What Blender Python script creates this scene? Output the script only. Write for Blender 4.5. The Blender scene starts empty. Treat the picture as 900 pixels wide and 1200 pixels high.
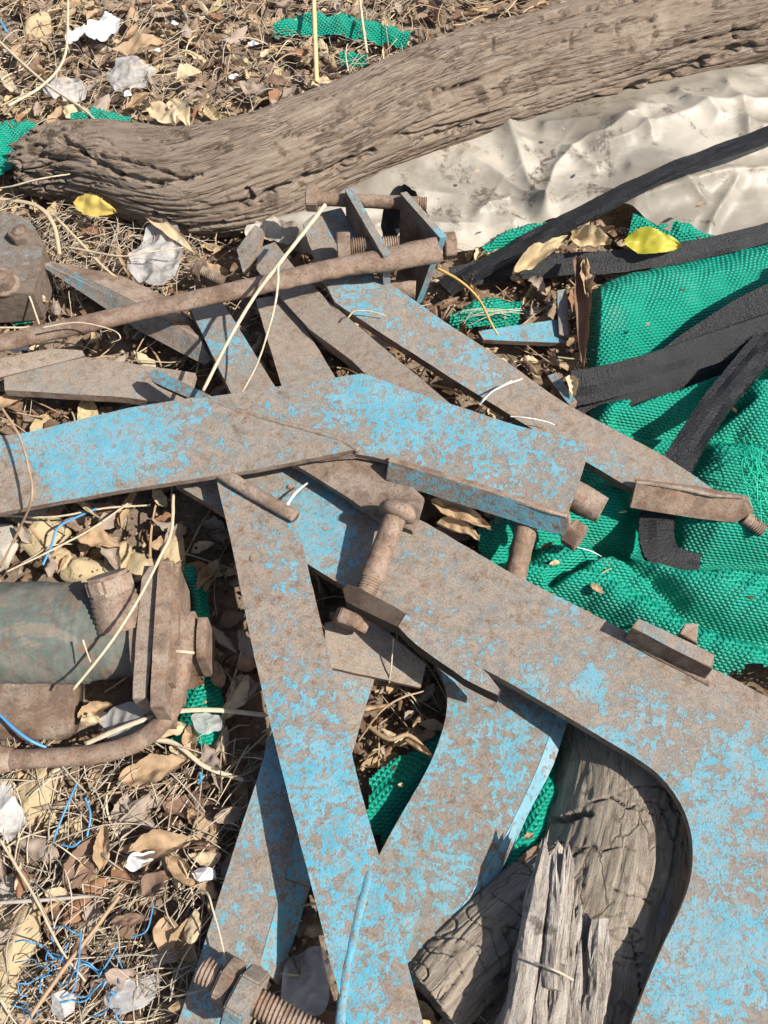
import bpy, bmesh, math, random
import numpy as np
from mathutils import Vector, Matrix, noise
R = random.Random(7)
rad = math.radians
scn = bpy.context.scene
COL = scn.collection

# ------------------------------------------------------------------ camera
CAM = Vector((0.0, -0.60, 1.04))
TGT = Vector((0.0, 0.0, 0.05))
HFOV = rad(44.6)
FWD = (TGT - CAM).normalized()
RGT = Vector((1, 0, 0))
UPV = RGT.cross(FWD).normalized()
FPX = 450.0 / math.tan(HFOV / 2)
cd = bpy.data.cameras.new('camera')
cam = bpy.data.objects.new('camera', cd)
COL.objects.link(cam)
cam.location = CAM
cam.rotation_euler = Matrix((RGT, UPV, -FWD)).transposed().to_euler()
cd.sensor_fit = 'HORIZONTAL'
cd.angle = HFOV
cd.clip_start = 0.01
cd.clip_end = 500
scn.camera = cam
scn.render.resolution_x, scn.render.resolution_y = 768, 1024

# ------------------------------------------------------------------ world, sun, exposure
SUN_EL = 49.0
SDIR = Vector((0.91, -0.41, 0)).normalized() * math.cos(rad(SUN_EL)) + Vector((0, 0, math.sin(rad(SUN_EL))))
w = bpy.data.worlds.new('World')
scn.world = w
w.use_nodes = True
nt = w.node_tree
sky = nt.nodes.new('ShaderNodeTexSky')
sky.sky_type = 'NISHITA'
sky.sun_disc = False
sky.sun_elevation = rad(SUN_EL)
sky.sun_rotation = math.atan2(SDIR.x, SDIR.y)
sky.dust_density = 2.0
nt.links.new(sky.outputs[0], nt.nodes['Background'].inputs[0])
nt.nodes['Background'].inputs[1].default_value = 0.085
sd = bpy.data.lights.new('sun', 'SUN')
sd.energy = 4.6
sd.angle = rad(0.55)
sd.color = (1.0, 0.95, 0.88)
sun = bpy.data.objects.new('sun', sd)
COL.objects.link(sun)
sun.rotation_euler = SDIR.to_track_quat('Z', 'Y').to_euler()
sun.location = (2, -1.4, 3)
scn.view_settings.view_transform = 'Standard'
scn.view_settings.look = 'None'
scn.view_settings.exposure = 0.90
scn.view_settings.gamma = 1
scn.view_settings.use_curve_mapping = False
scn.render.engine = 'CYCLES'
scn.cycles.max_bounces = 6
scn.cycles.transparent_max_bounces = 6

# ------------------------------------------------------------------ geometry helpers
def ray(px, py):
    return FWD + RGT * ((px - 450) / FPX) + UPV * ((600 - py) / FPX)

def P(px, py, z=0.0):
    r = ray(px, py)
    return CAM + r * ((z - CAM.z) / r.z)

def S(px, py, z=0.0):                      # metres per photo pixel there
    r = ray(px, py)
    return ((z - CAM.z) / r.z) / FPX

def plane3(c):
    a, b, d = [P(*q) for q in c]
    n = (b - a).cross(d - a).normalized()
    if n.z < 0: n = -n
    return a, n

def on_plane(px, py, pl):
    r = ray(px, py)
    return CAM + r * ((pl[0] - CAM).dot(pl[1]) / r.dot(pl[1]))

def to_px(p):
    d = p - CAM
    k = d.dot(FWD)
    return 450 + FPX * d.dot(RGT) / k, 600 - FPX * d.dot(UPV) / k

def catmull(pts, n):
    """pts: list of tuples (any dim) -> n samples along a Catmull-Rom curve."""
    A = np.array(pts, float)
    A = np.vstack([2 * A[0] - A[1], A, 2 * A[-1] - A[-2]])
    m = len(pts) - 1
    out = []
    for i in range(n):
        t = i / (n - 1) * m
        k = min(int(t), m - 1)
        t -= k
        p0, p1, p2, p3 = A[k], A[k + 1], A[k + 2], A[k + 3]
        out.append(0.5 * (2 * p1 + (p2 - p0) * t + (2 * p0 - 5 * p1 + 4 * p2 - p3) * t * t + (3 * p1 - p0 - 3 * p2 + p3) * t ** 3))
    return np.array(out)

def thing(name, label, cat, loc=(0, 0, 0), group=None):
    o = bpy.data.objects.new(name, None)
    o.empty_display_size = 0.03
    COL.objects.link(o)
    o.location = loc
    o['label'] = label
    o['category'] = cat
    if group: o['group'] = group
    return o

def tag(o, label, cat, group=None):
    o['label'] = label
    o['category'] = cat
    if group: o['group'] = group
    return o

def link(name, me, mats, parent=None, smooth=False):
    if not isinstance(mats, (list, tuple)): mats = [mats]
    for m in mats: me.materials.append(m)
    if smooth:
        me.polygons.foreach_set('use_smooth', [True] * len(me.polygons))
    o = bpy.data.objects.new(name, me)
    COL.objects.link(o)
    if parent:
        o.parent = parent
    return o

def root_loc(parent):
    v = Vector((0, 0, 0))
    while parent:
        v += parent.location
        parent = parent.parent
    return v

def mesh_obj(name, verts, faces, mats, parent=None, smooth=True, uv=None, vattr=None):
    off = root_loc(parent)
    V = [Vector(v) for v in verts]
    if parent is None:
        c = sum(V, Vector()) / len(V)
        c.z = min(v.z for v in V)
        off = c
    me = bpy.data.meshes.new(name)
    me.from_pydata([v - off for v in V], [], faces)
    if uv is not None:
        l = me.uv_layers.new(name='UVMap')
        idx = np.empty(len(me.loops), dtype=np.int32)
        me.loops.foreach_get('vertex_index', idx)
        l.data.foreach_set('uv', np.asarray(uv, dtype=np.float32)[idx].ravel())
    if vattr is not None:
        for k, vals in vattr.items():
            a = me.attributes.new(k, 'FLOAT', 'POINT')
            a.data.foreach_set('value', np.asarray(vals, dtype=np.float32))
    me.validate()
    o = link(name, me, mats, parent, smooth)
    if parent is None: o.location = off
    return o

def resample(pts, step, jit, rnd):
    out = []
    n = len(pts)
    for i in range(n):
        a, b = pts[i], pts[(i + 1) % n]
        d = b - a
        L = d.length
        out.append(a)
        k = int(L / step)
        for j in range(1, k):
            out.append(a + d * (j / k) + Vector((rnd.uniform(-1, 1), rnd.uniform(-1, 1), 0)) * jit)
    return out

def prism(name, pts, t, mats, parent=None, bevel=0.0012, step=0.014, jit=0.0003, edge=0.006, direction=None, seed=1):
    """flat slab whose visible face is the 3D outline pts, extruded away from the camera by t. mats = [face, side]."""
    rnd = random.Random(seed)
    pts = [Vector(p) for p in pts]
    n = Vector((0, 0, 0))
    for i in range(len(pts)):
        a, b = pts[i], pts[(i + 1) % len(pts)]
        n += a.cross(b)
    n.normalize()
    c = sum(pts, Vector()) / len(pts)
    if n.dot(CAM - c) < 0:
        n = -n
        pts = pts[::-1]
    pts = resample(pts, step, jit, rnd)
    off = root_loc(parent)
    loc = Vector((0, 0, 0))
    if parent is None:
        loc = c.copy(); off = loc
    d = -n if direction is None else Vector(direction).normalized()
    bm = bmesh.new()
    top = [bm.verts.new(p - off) for p in pts]
    bot = [bm.verts.new(p + d * t - off) for p in pts]
    ft = bm.faces.new(top)
    fb = bm.faces.new(bot[::-1])
    m = len(pts)
    for i in range(m):
        f = bm.faces.new((top[i], bot[i], bot[(i + 1) % m], top[(i + 1) % m]))
        f.material_index = 1
    if bevel:
        es = [e for e in bm.edges if (ft in e.link_faces or fb in e.link_faces)]
        r = bmesh.ops.bevel(bm, geom=es, offset=bevel, segments=2, affect='EDGES', profile=0.6, material=1)
    lay = bm.verts.layers.float.new('edge')
    for v in bm.verts: v[lay] = 1.0
    big = sorted([f for f in bm.faces if len(f.verts) > 4 or f.calc_area() > 1e-4], key=lambda f: -f.calc_area())[:2]
    tops = [f for f in big if f.normal.dot(n) > 0.7 and len(f.verts) >= m * 0.6][:1]
    if tops and edge:
        f0 = tops[0]
        before = set(bm.verts)
        bmesh.ops.inset_region(bm, faces=[f0], thickness=edge, use_even_offset=False, use_boundary=True)
        for v in bm.verts:
            if v not in before: v[lay] = 0.0
        for v in f0.verts: v[lay] = 0.0
    bmesh.ops.triangulate(bm, faces=[f for f in bm.faces if len(f.verts) > 4])
    bmesh.ops.recalc_face_normals(bm, faces=bm.faces)
    me = bpy.data.meshes.new(name)
    bm.to_mesh(me)
    bm.free()
    if not isinstance(mats, (list, tuple)): mats = [mats, mats]
    o = link(name, me, mats, parent)
    o.location = loc
    return o

def plate(name, outline, ctrl, t, mats, parent=None, **k):
    if isinstance(ctrl, (int, float)):
        pl = (Vector((0, 0, ctrl)), Vector((0, 0, 1)))
    else:
        pl = plane3(ctrl)
    return prism(name, [on_plane(x, y, pl) for x, y in outline], t, mats, parent, **k)

def frames(C):
    """parallel transport frames along points C (n,3)."""
    n = len(C)
    T = np.gradient(C, axis=0)
    T /= np.linalg.norm(T, axis=1)[:, None] + 1e-12
    N = np.zeros_like(C); B = np.zeros_like(C)
    up = np.array([0, 0, 1.0])
    if abs(T[0] @ up) > 0.95: up = np.array([0, 1.0, 0])
    v = np.cross(up, T[0]); v /= np.linalg.norm(v)
    for i in range(n):
        v = v - T[i] * (v @ T[i])
        v /= np.linalg.norm(v)
        N[i] = v
        B[i] = np.cross(T[i], v)
    return T, N, B

def tube(name, pts3, r, mat, parent=None, seg=12, n=None, rough=0.0, flat=1.0, seed=0, uv=True, thread=None, cap=True):
    """round (or flattened) bar through 3D points; r: number or list per control point. thread=(s0,s1,pitch,depth) helical, s along 0..1"""
    pts3 = [tuple(p) for p in pts3]
    rr = r if isinstance(r, (list, tuple)) else [r] * len(pts3)
    n = n or max(2, len(pts3) * 6)
    if len(pts3) == 2:
        A = np.linspace(list(pts3[0]) + [rr[0]], list(pts3[1]) + [rr[1]], n)
    else:
        A = catmull([p + (q,) for p, q in zip(pts3, rr)], n)
    C = A[:, :3]; rad_ = np.maximum(A[:, 3], 1e-5)
    T, N, B = frames(C)
    L = np.concatenate([[0], np.cumsum(np.linalg.norm(np.diff(C, axis=0), axis=1))])
    verts = []; uvs = []
    for i in range(n):
        for j in range(seg):
            th = 2 * math.pi * j / seg
            q = rad_[i]
            if thread and thread[0] <= L[i] / L[-1] <= thread[1]:
                ph = (L[i] / thread[2] - th / (2 * math.pi)) % 1.0
                q -= thread[3] * (abs(ph - 0.5) * 2)
            if rough:
                d = (math.cos(th), math.sin(th))
                q += rough * noise.noise(Vector((L[i] * 60 + seed * 9, d[0] * 2, d[1] * 2))) + rough * .6 * noise.noise(Vector((L[i] * 190 + seed, d[0] * 5, d[1] * 5)))
            p = C[i] + N[i] * math.cos(th) * q + B[i] * math.sin(th) * q * flat
            verts.append(p); uvs.append((L[i], j / seg * 2 * math.pi * rad_[i]))
    faces = []
    for i in range(n - 1):
        for j in range(seg):
            a = i * seg + j; b = i * seg + (j + 1) % seg
            faces.append((a, b, b + seg, a + seg))
    if cap:
        faces.append(tuple(range(seg))[::-1])
        faces.append(tuple(range((n - 1) * seg, n * seg)))
    return mesh_obj(name, verts, faces, mat, parent, smooth=seg > 6, uv=uvs)

def band(name, pts3, width, thick, roll, mat, parent=None, n=60, wob=0.0, fray=0.0, seed=0):
    """flat strap through 3D points; roll (degrees, per point) turns it about its own line; 0 = lying flat."""
    rr = roll if isinstance(roll, (list, tuple)) else [roll] * len(pts3)
    ww = width if isinstance(width, (list, tuple)) else [width] * len(pts3)
    A = catmull([tuple(p) + (a, b) for p, a, b in zip(pts3, rr, ww)], n)
    C = A[:, :3]
    T = np.gradient(C, axis=0); T /= np.linalg.norm(T, axis=1)[:, None]
    verts = []; uvs = []; faces = []
    prof = [(-1, -1), (-.5, -1), (0, -1), (.5, -1), (1, -1), (1, 1), (.5, 1), (0, 1.25), (-.5, 1), (-1, 1)]
    m = len(prof); L = 0
    for i in range(n):
        if i: L += np.linalg.norm(C[i] - C[i - 1])
        t = Vector(T[i])
        side = t.cross(Vector((0, 0, 1))); side.normalize()
        up = side.cross(t)
        q = Matrix.Rotation(rad(A[i, 3]), 3, t)
        side = q @ side; up = q @ up
        for k, (a, b) in enumerate(prof):
            e = 1 + (fray * noise.noise(Vector((L * 400, a * 3 + seed, b))) if abs(a) == 1 else 0)
            wv = wob * noise.noise(Vector((L * 25 + seed * 7, a * 1.5, 0)))
            verts.append(Vector(C[i]) + side * (a * A[i, 4] / 2 * e) + up * (b * thick / 2 + wv))
            uvs.append((L, a * A[i, 4] / 2))
    for i in range(n - 1):
        for k in range(m):
            a = i * m + k; b = i * m + (k + 1) % m
            faces.append((a, b, b + m, a + m))
    faces.append(tuple(range(m))[::-1]); faces.append(tuple(range((n - 1) * m, n * m)))
    o = mesh_obj(name, verts, faces, mat, parent, smooth=False, uv=uvs)
    return o

def hexa(name, c, axis, r, h, mat, parent=None, sides=6, spin=0.0, bevel=0.0012):
    """hexagonal nut or bolt head, its middle at c."""
    axis = Vector(axis).normalized()
    u = axis.orthogonal().normalized(); v = axis.cross(u)
    off = root_loc(parent)
    bm = bmesh.new()
    c = Vector(c)
    rings = []
    for s in (-1, 1):
        rings.append([bm.verts.new(c + axis * (s * h / 2) + (u * math.cos(spin + 2 * math.pi * k / sides) + v * math.sin(spin + 2 * math.pi * k / sides)) * r - off) for k in range(sides)])
    for k in range(sides):
        bm.faces.new((rings[0][k], rings[0][(k + 1) % sides], rings[1][(k + 1) % sides], rings[1][k]))
    bm.faces.new(rings[0][::-1]); bm.faces.new(rings[1])
    bmesh.ops.bevel(bm, geom=bm.edges[:], offset=bevel, segments=2, affect='EDGES')
    bmesh.ops.recalc_face_normals(bm, faces=bm.faces)
    me = bpy.data.meshes.new(name); bm.to_mesh(me); bm.free()
    return link(name, me, mat, parent)

def shank(name, a, b, r, mat, parent, thread=None, pitch=0.0024):
    a = Vector(a); b = Vector(b)
    L = (b - a).length
    th = None if thread is None else (thread[0], thread[1], pitch, r * 0.17)
    return tube(name, [a, b], r, mat, parent, seg=20, n=max(12, int(L / 0.0005) if thread else 30), rough=r * 0.05, thread=th)

# ------------------------------------------------------------------ materials
class NT:
    def __init__(s, name):
        s.m = bpy.data.materials.new(name)
        s.m.use_nodes = True
        s.t = s.m.node_tree
        s.bsdf = s.t.nodes['Principled BSDF']
        s.out = s.t.nodes['Material Output']
    def n(s, kind, **k):
        x = s.t.nodes.new(kind)
        for a, v in k.items(): setattr(x, a, v)
        return x
    def l(s, a, b): s.t.links.new(a, b)
    def coords(s, kind='Object', scale=(1, 1, 1), rnd=True):
        tc = s.n('ShaderNodeTexCoord')
        mp = s.n('ShaderNodeMapping')
        mp.inputs['Scale'].default_value = scale
        s.l(tc.outputs[kind], mp.inputs[0])
        if rnd:
            oi = s.n('ShaderNodeObjectInfo')
            ml = s.math('MULTIPLY', oi.outputs['Random'], 13.0)
            cb = s.n('ShaderNodeCombineXYZ')
            s.l(ml, cb.inputs[0]); s.l(ml, cb.inputs[1])
            s.l(cb.outputs[0], mp.inputs[1])
        return mp.outputs[0]
    def noise(s, vec, scale, detail=6, rough=0.6, dist=0.0):
        x = s.n('ShaderNodeTexNoise')
        x.inputs['Scale'].default_value = scale; x.inputs['Detail'].default_value = detail
        x.inputs['Roughness'].default_value = rough; x.inputs['Distortion'].default_value = dist
        if vec is not None: s.l(vec, x.inputs['Vector'])
        return x.outputs['Fac']
    def voro(s, vec, scale, feature='F1', rnd=1.0):
        x = s.n('ShaderNodeTexVoronoi', feature=feature)
        x.inputs['Scale'].default_value = scale
        x.inputs['Randomness'].default_value = rnd
        s.l(vec, x.inputs['Vector'])
        return x.outputs['Distance']
    def math(s, op, a, b=None, c=None, clamp=False):
        x = s.n('ShaderNodeMath', operation=op, use_clamp=clamp)
        for i, v in enumerate((a, b, c)):
            if v is None: continue
            if isinstance(v, (int, float)): x.inputs[i].default_value = v
            else: s.l(v, x.inputs[i])
        return x.outputs[0]
    def step(s, v, a, b, lo=0.0, hi=1.0):
        x = s.n('ShaderNodeMapRange', interpolation_type='SMOOTHSTEP')
        s.l(v, x.inputs['Value'])
        x.inputs['From Min'].default_value = a; x.inputs['From Max'].default_value = b
        x.inputs['To Min'].default_value = lo; x.inputs['To Max'].default_value = hi
        return x.outputs[0]
    def ramp(s, v, stops):
        x = s.n('ShaderNodeValToRGB')
        e = x.color_ramp.elements
        while len(e) < len(stops): e.new(0.5)
        for q, (p, c) in zip(e, stops):
            q.position = p; q.color = tuple(c) + (1,)
        s.l(v, x.inputs[0])
        return x.outputs[0]
    def mix(s, f, a, b, mode='MIX'):
        x = s.n('ShaderNodeMix', data_type='RGBA', blend_type=mode)
        if isinstance(f, (int, float)): x.inputs[0].default_value = f
        else: s.l(f, x.inputs[0])
        for v, i in ((a, 6), (b, 7)):
            if isinstance(v, (tuple, list)): x.inputs[i].default_value = tuple(v) + (1,)
            else: s.l(v, x.inputs[i])
        return x.outputs[2]
    def attr(s, name):
        x = s.n('ShaderNodeAttribute', attribute_name=name)
        return x.outputs['Fac']
    def bump(s, h, strength=0.5, dist=0.002, prev=None):
        x = s.n('ShaderNodeBump')
        x.inputs['Strength'].default_value = strength; x.inputs['Distance'].default_value = dist
        s.l(h, x.inputs['Height'])
        if prev is not None: s.l(prev, x.inputs['Normal'])
        return x.outputs[0]
    def finish(s, col, rough=0.8, normal=None, spec=0.3, metal=0.0):
        i = s.bsdf.inputs
        if isinstance(col, (tuple, list)): i['Base Color'].default_value = tuple(col) + (1,)
        else: s.l(col, i['Base Color'])
        if isinstance(rough, (int, float)): i['Roughness'].default_value = rough
        else: s.l(rough, i['Roughness'])
        i['Specular IOR Level'].default_value = spec
        i['Metallic'].default_value = metal
        if normal is not None: s.l(normal, i['Normal'])
        return s.m

def painted_steel(name, amount, dust=0.35, blue=(0.038, 0.275, 0.375), spot=0.5, rustlift=1.0, fine_w=0.62, zones=(), pits=0.92):
    """flaking blue paint over rusty steel with a film of dust. amount = share of paint left."""
    q = NT(name)
    v = q.coords()
    big = q.noise(v, 19, 9, 0.74, 0.5)
    mid = q.noise(v, 100, 5, 0.58, 0.3)
    fine = q.noise(v, 460, 4, 0.7)
    grain = q.noise(v, 1500, 2, 0.6)
    cells = q.voro(v, 85)
    cells2 = q.voro(v, 210)
    e = q.attr('edge')
    huge = q.noise(v, 6.5, 3, 0.6)
    m = q.math('ADD', q.math('MULTIPLY', big, 0.85), q.math('MULTIPLY', mid, fine_w * 1.2))
    m = q.math('ADD', m, q.math('MULTIPLY', fine, 0.24))
    m = q.math('ADD', m, q.math('MULTIPLY', q.math('SUBTRACT', huge, 0.5), 0.55))
    if zones:
        gp = q.n('ShaderNodeNewGeometry')
        for (zx, zy, zr, dl) in zones:
            vd = q.n('ShaderNodeVectorMath', operation='DISTANCE')
            q.l(gp.outputs['Position'], vd.inputs[0]); vd.inputs[1].default_value = P(zx, zy, .12)
            r_ = zr * S(zx, zy, .12)
            m = q.math('ADD', m, q.step(vd.outputs['Value'], r_ * 0.45, r_ * 1.35, dl * 0.40, 0.0))
    m = q.math('SUBTRACT', m, q.math('MULTIPLY', q.math('MULTIPLY', e, q.step(mid, 0.35, 0.6, 0.3, 1.5)), 0.17))
    m = q.math('SUBTRACT', m, q.math('MULTIPLY', q.step(cells, 0.10, 0.36, 1.0, 0.0), spot * 0.16))
    m = q.math('SUBTRACT', m, q.math('MULTIPLY', q.step(cells2, 0.10, 0.40, 1.0, 0.0), spot * 0.09))
    th = (0.85 + fine_w * 1.2 + 0.24) * 0.5 - spot * 0.045 + (0.5 - amount) * 0.40
    mask = q.step(m, th + 0.015, th + 0.085)
    thin = q.math('MULTIPLY', q.step(m, th - 0.19, th + 0.05), q.step(fine, 0.30, 0.62, 0.3, 1.0))
    scr = q.noise(q.coords('Object', (12, 320, 40)), 1, 3, 0.6, 0.8)
    scr2 = q.noise(q.coords('Object', (260, 18, 40)), 1, 3, 0.6, 0.8)
    scratch = q.math('MAXIMUM', q.step(scr, 0.68, 0.74), q.step(scr2, 0.70, 0.76))
    mask = q.math('MULTIPLY', mask, q.math('SUBTRACT', 1.0, q.math('MULTIPLY', scratch, 0.55)))
    pit = q.math('MAXIMUM', q.step(q.noise(v, 150, 4, 0.62, 0.5), 0.53, 0.58), q.step(q.noise(v, 330, 3, 0.6), 0.57, 0.63))
    mask = q.math('MULTIPLY', mask, q.math('SUBTRACT', 1.0, q.math('MULTIPLY', pit, pits)))
    lighter = q.noise(v, 30, 6, 0.7)
    paint = q.ramp(lighter, [(0.3, (blue[0] * .8, blue[1] * .78, blue[2] * .78)), (0.5, blue), (0.7, (blue[0] * 2.2 + .03, blue[1] * 1.12, blue[2] * 1.06))])
    paint = q.mix(q.step(fine, 0.42, 0.72, 0, 0.55), paint, (0.155, 0.25, 0.285))
    paint = q.mix(q.step(q.noise(v, 42, 6, 0.7), 0.46, 0.62, 0, 0.5), paint, (0.16, 0.27, 0.31))
    rv = q.noise(v, 95, 7, 0.72, 0.4)
    k = rustlift
    rust = q.ramp(rv, [(0.30, (0.080 * k, 0.050 * k, 0.032 * k)), (0.41, (0.148 * k, 0.100 * k, 0.066 * k)), (0.50, (0.215 * k, 0.165 * k, 0.125 * k)), (0.60, (0.245 * k, 0.198 * k, 0.155 * k)), (0.70, (0.27 * k, 0.165 * k, 0.09 * k))])
    rust = q.mix(q.step(q.noise(v, 24, 5, 0.65), 0.50, 0.64, 0, 0.55), rust, (0.15 * k, 0.10 * k, 0.07 * k))
    rust = q.mix(q.step(fine, 0.34, 0.56, 0.6, 0.0), rust, (0.10, 0.058, 0.040))
    rust = q.mix(q.step(mid, 0.60, 0.70, 0, 0.45), rust, (0.31, 0.165, 0.085))
    rust = q.mix(q.math('MULTIPLY', thin, 0.55), rust, (0.15, 0.235, 0.255))
    col = q.mix(mask, rust, paint)
    d1 = q.noise(v, 24, 7, 0.75, 0.4)
    dm = q.math('MULTIPLY', q.step(d1, 0.34, 0.66, 0.15, 1.0), q.step(fine, 0.25, 0.62, 0.35, 1.0))
    col = q.mix(q.math('MULTIPLY', dm, dust), col, (0.285, 0.243, 0.195))
    col = q.mix(q.step(grain, 0.58, 0.72, 0, 0.35), col, (0.37, 0.325, 0.28))
    col = q.mix(q.step(grain, 0.30, 0.42, 0.35, 0.0), col, (0.085, 0.055, 0.04))
    ring = q.math('MULTIPLY', q.step(q.math('ABSOLUTE', q.math('SUBTRACT', m, th + 0.01)), 0.0, 0.05, 1.0, 0.0), 0.40)
    col = q.mix(ring, col, (0.155, 0.085, 0.05))
    h = q.math('ADD', q.math('MULTIPLY', mask, 0.30), q.math('MULTIPLY', fine, 0.9))
    h = q.math('ADD', h, q.math('MULTIPLY', grain, 0.5))
    h = q.math('ADD', h, q.math('MULTIPLY', mid, 0.7))
    nb = q.bump(q.noise(v, 11, 3, 0.5), 0.35, 0.010)
    nb = q.bump(h, 0.65, 0.0013, nb)
    return q.finish(col, q.mix(mask, (0.92,) * 3, (0.66,) * 3), nb, 0.25)

def rusty_steel(name, base=1.0, red=0.0, dust=0.3):
    q = NT(name)
    v = q.coords()
    a = q.noise(v, 40, 8, 0.75, 0.5); f = q.noise(v, 330, 5, 0.7); g = q.noise(v, 1100, 3, 0.6)
    k = base
    col = q.ramp(a, [(0.28, (0.075 * k, 0.046 * k, 0.033 * k)), (0.43, (0.155 * k, 0.105 * k, 0.072 * k)), (0.57, (0.235 * k, 0.175 * k, 0.128 * k)), (0.66, (0.20 * k, 0.165 * k, 0.135 * k)), (0.78, (0.27 * k, 0.17 * k, 0.10 * k))])
    col = q.mix(q.step(f, 0.5, 0.72, 0, 0.5 + red * .4), col, (0.24 * k, 0.10 * k, 0.05 * k))
    col = q.mix(q.math('MULTIPLY', q.step(q.noise(v, 18, 5, .7), 0.4, 0.65), dust), col, (0.34, 0.285, 0.235))
    col = q.mix(q.step(f, 0.30, 0.50, 0.75, 0.0), col, (0.05, 0.03, 0.022))
    col = q.mix(q.step(q.noise(v, 130, 5, .7), 0.54, 0.64, 0, 0.5), col, (0.22 * k, 0.10 * k, 0.05 * k))
    col = q.mix(q.step(q.noise(v, 26, 5, .65), 0.50, 0.62, 0, 0.5), col, (0.085 * k, 0.05 * k, 0.036 * k))
    h = q.math('ADD', f, q.math('MULTIPLY', g, 0.5))
    return q.finish(col, 0.88, q.bump(h, 0.6, 0.0013), 0.25)

def wood_mat(name, dark, mid, light, scale=1.0, crack=0.5, crackle=0.0, long_=1.0):
    q = NT(name)
    tc = q.n('ShaderNodeTexCoord')
    def uv(a, b):
        mp = q.n('ShaderNodeMapping'); mp.inputs['Scale'].default_value = (a * scale, b * scale, 1)
        q.l(tc.outputs['UV'], mp.inputs[0])
        return mp.outputs[0]
    a = q.noise(uv(9, 80), 1, 8, 0.75, 0.7)
    b = q.noise(uv(70, 600), 1, 6, 0.8, 0.4)
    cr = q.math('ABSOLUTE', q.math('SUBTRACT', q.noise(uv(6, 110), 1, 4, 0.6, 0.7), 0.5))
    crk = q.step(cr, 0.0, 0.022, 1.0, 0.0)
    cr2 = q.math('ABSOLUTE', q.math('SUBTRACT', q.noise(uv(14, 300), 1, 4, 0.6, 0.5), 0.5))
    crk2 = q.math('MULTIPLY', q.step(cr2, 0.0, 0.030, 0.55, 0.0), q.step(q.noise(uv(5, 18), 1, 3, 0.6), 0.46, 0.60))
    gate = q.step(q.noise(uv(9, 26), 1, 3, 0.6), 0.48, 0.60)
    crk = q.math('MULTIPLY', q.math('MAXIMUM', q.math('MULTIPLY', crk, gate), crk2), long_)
    if crackle:
        wz = q.n('ShaderNodeTexNoise'); wz.inputs['Scale'].default_value = 60; wz.inputs['Detail'].default_value = 4
        q.l(tc.outputs['UV'], wz.inputs['Vector'])
        ad = q.n('ShaderNodeVectorMath', operation='MULTIPLY_ADD')
        q.l(wz.outputs['Color'], ad.inputs[0]); ad.inputs[1].default_value = (0.5, 0.5, 0); q.l(uv(22, 42), ad.inputs[2])
        ve = q.voro(ad.outputs[0], 1, 'DISTANCE_TO_EDGE')
        g2 = q.step(q.noise(uv(11, 16), 1, 3, 0.6), 0.45, 0.58)
        crk = q.math('MAXIMUM', crk, q.math('MULTIPLY', q.math('MULTIPLY', q.step(ve, 0.0, 0.045, 1.0, 0.0), g2), crackle))
    o = q.coords('Object', rnd=False)
    blot = q.noise(o, 13, 7, 0.68, 0.4)
    fine = q.noise(o, 520, 5, 0.75)
    mixv = q.math('ADD', q.math('MULTIPLY', a, 0.55), q.math('MULTIPLY', b, 0.45))
    col = q.ramp(mixv, [(0.36, dark), (0.47, mid), (0.60, light)])
    col = q.mix(q.step(blot, 0.50, 0.70, 0, 0.6), col, tuple(c * 1.15 for c in light))
    stain = q.noise(o, 27, 5, 0.65)
    col = q.mix(q.step(stain, 0.58, 0.67, 0, 0.7), col, tuple(c * 0.45 for c in dark))
    col = q.mix(q.step(fine, 0.36, 0.5, 0.4, 0.0), col, dark)
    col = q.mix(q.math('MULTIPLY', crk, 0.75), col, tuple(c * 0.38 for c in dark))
    h = q.math('ADD', q.math('MULTIPLY', b, 0.8), q.math('MULTIPLY', fine, 1.0))
    h = q.math('ADD', h, a)
    h = q.math('SUBTRACT', h, q.math('MULTIPLY', crk, 1.3))
    return q.finish(col, 0.93, q.bump(h, crack, 0.0028), 0.15)

def leaf_mat(name, from_attr):
    q = NT(name)
    if from_attr: t = q.attr('tint')
    else:
        oi = q.n('ShaderNodeObjectInfo'); t = oi.outputs['Random']
    col = q.ramp(t, [(0.0, (0.055, 0.032, 0.022)), (0.25, (0.13, 0.075, 0.045)), (0.5, (0.21, 0.135, 0.082)), (0.7, (0.30, 0.225, 0.16)), (0.86, (0.42, 0.30, 0.165)), (0.95, (0.52, 0.42, 0.24)), (1.0, (0.36, 0.33, 0.30))])
    v = q.coords('Object', rnd=False)
    f = q.noise(v, 160, 5, 0.7)
    col = q.mix(q.step(f, 0.42, 0.68, 0, 0.5), col, (0.10, 0.06, 0.038))
    col = q.mix(q.step(q.noise(v, 60, 4, .7), 0.55, 0.7, 0, 0.4), col, (0.36, 0.30, 0.24))
    m = q.finish(col, 0.72, q.bump(f, 0.5, 0.002), 0.3)
    tr = q.n('ShaderNodeBsdfTranslucent'); q.l(col, tr.inputs[0])
    mx = q.n('ShaderNodeMixShader'); mx.inputs[0].default_value = 0.22
    q.l(q.bsdf.outputs[0], mx.inputs[1]); q.l(tr.outputs[0], mx.inputs[2]); q.l(mx.outputs[0], q.out.inputs[0])
    return m

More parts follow.
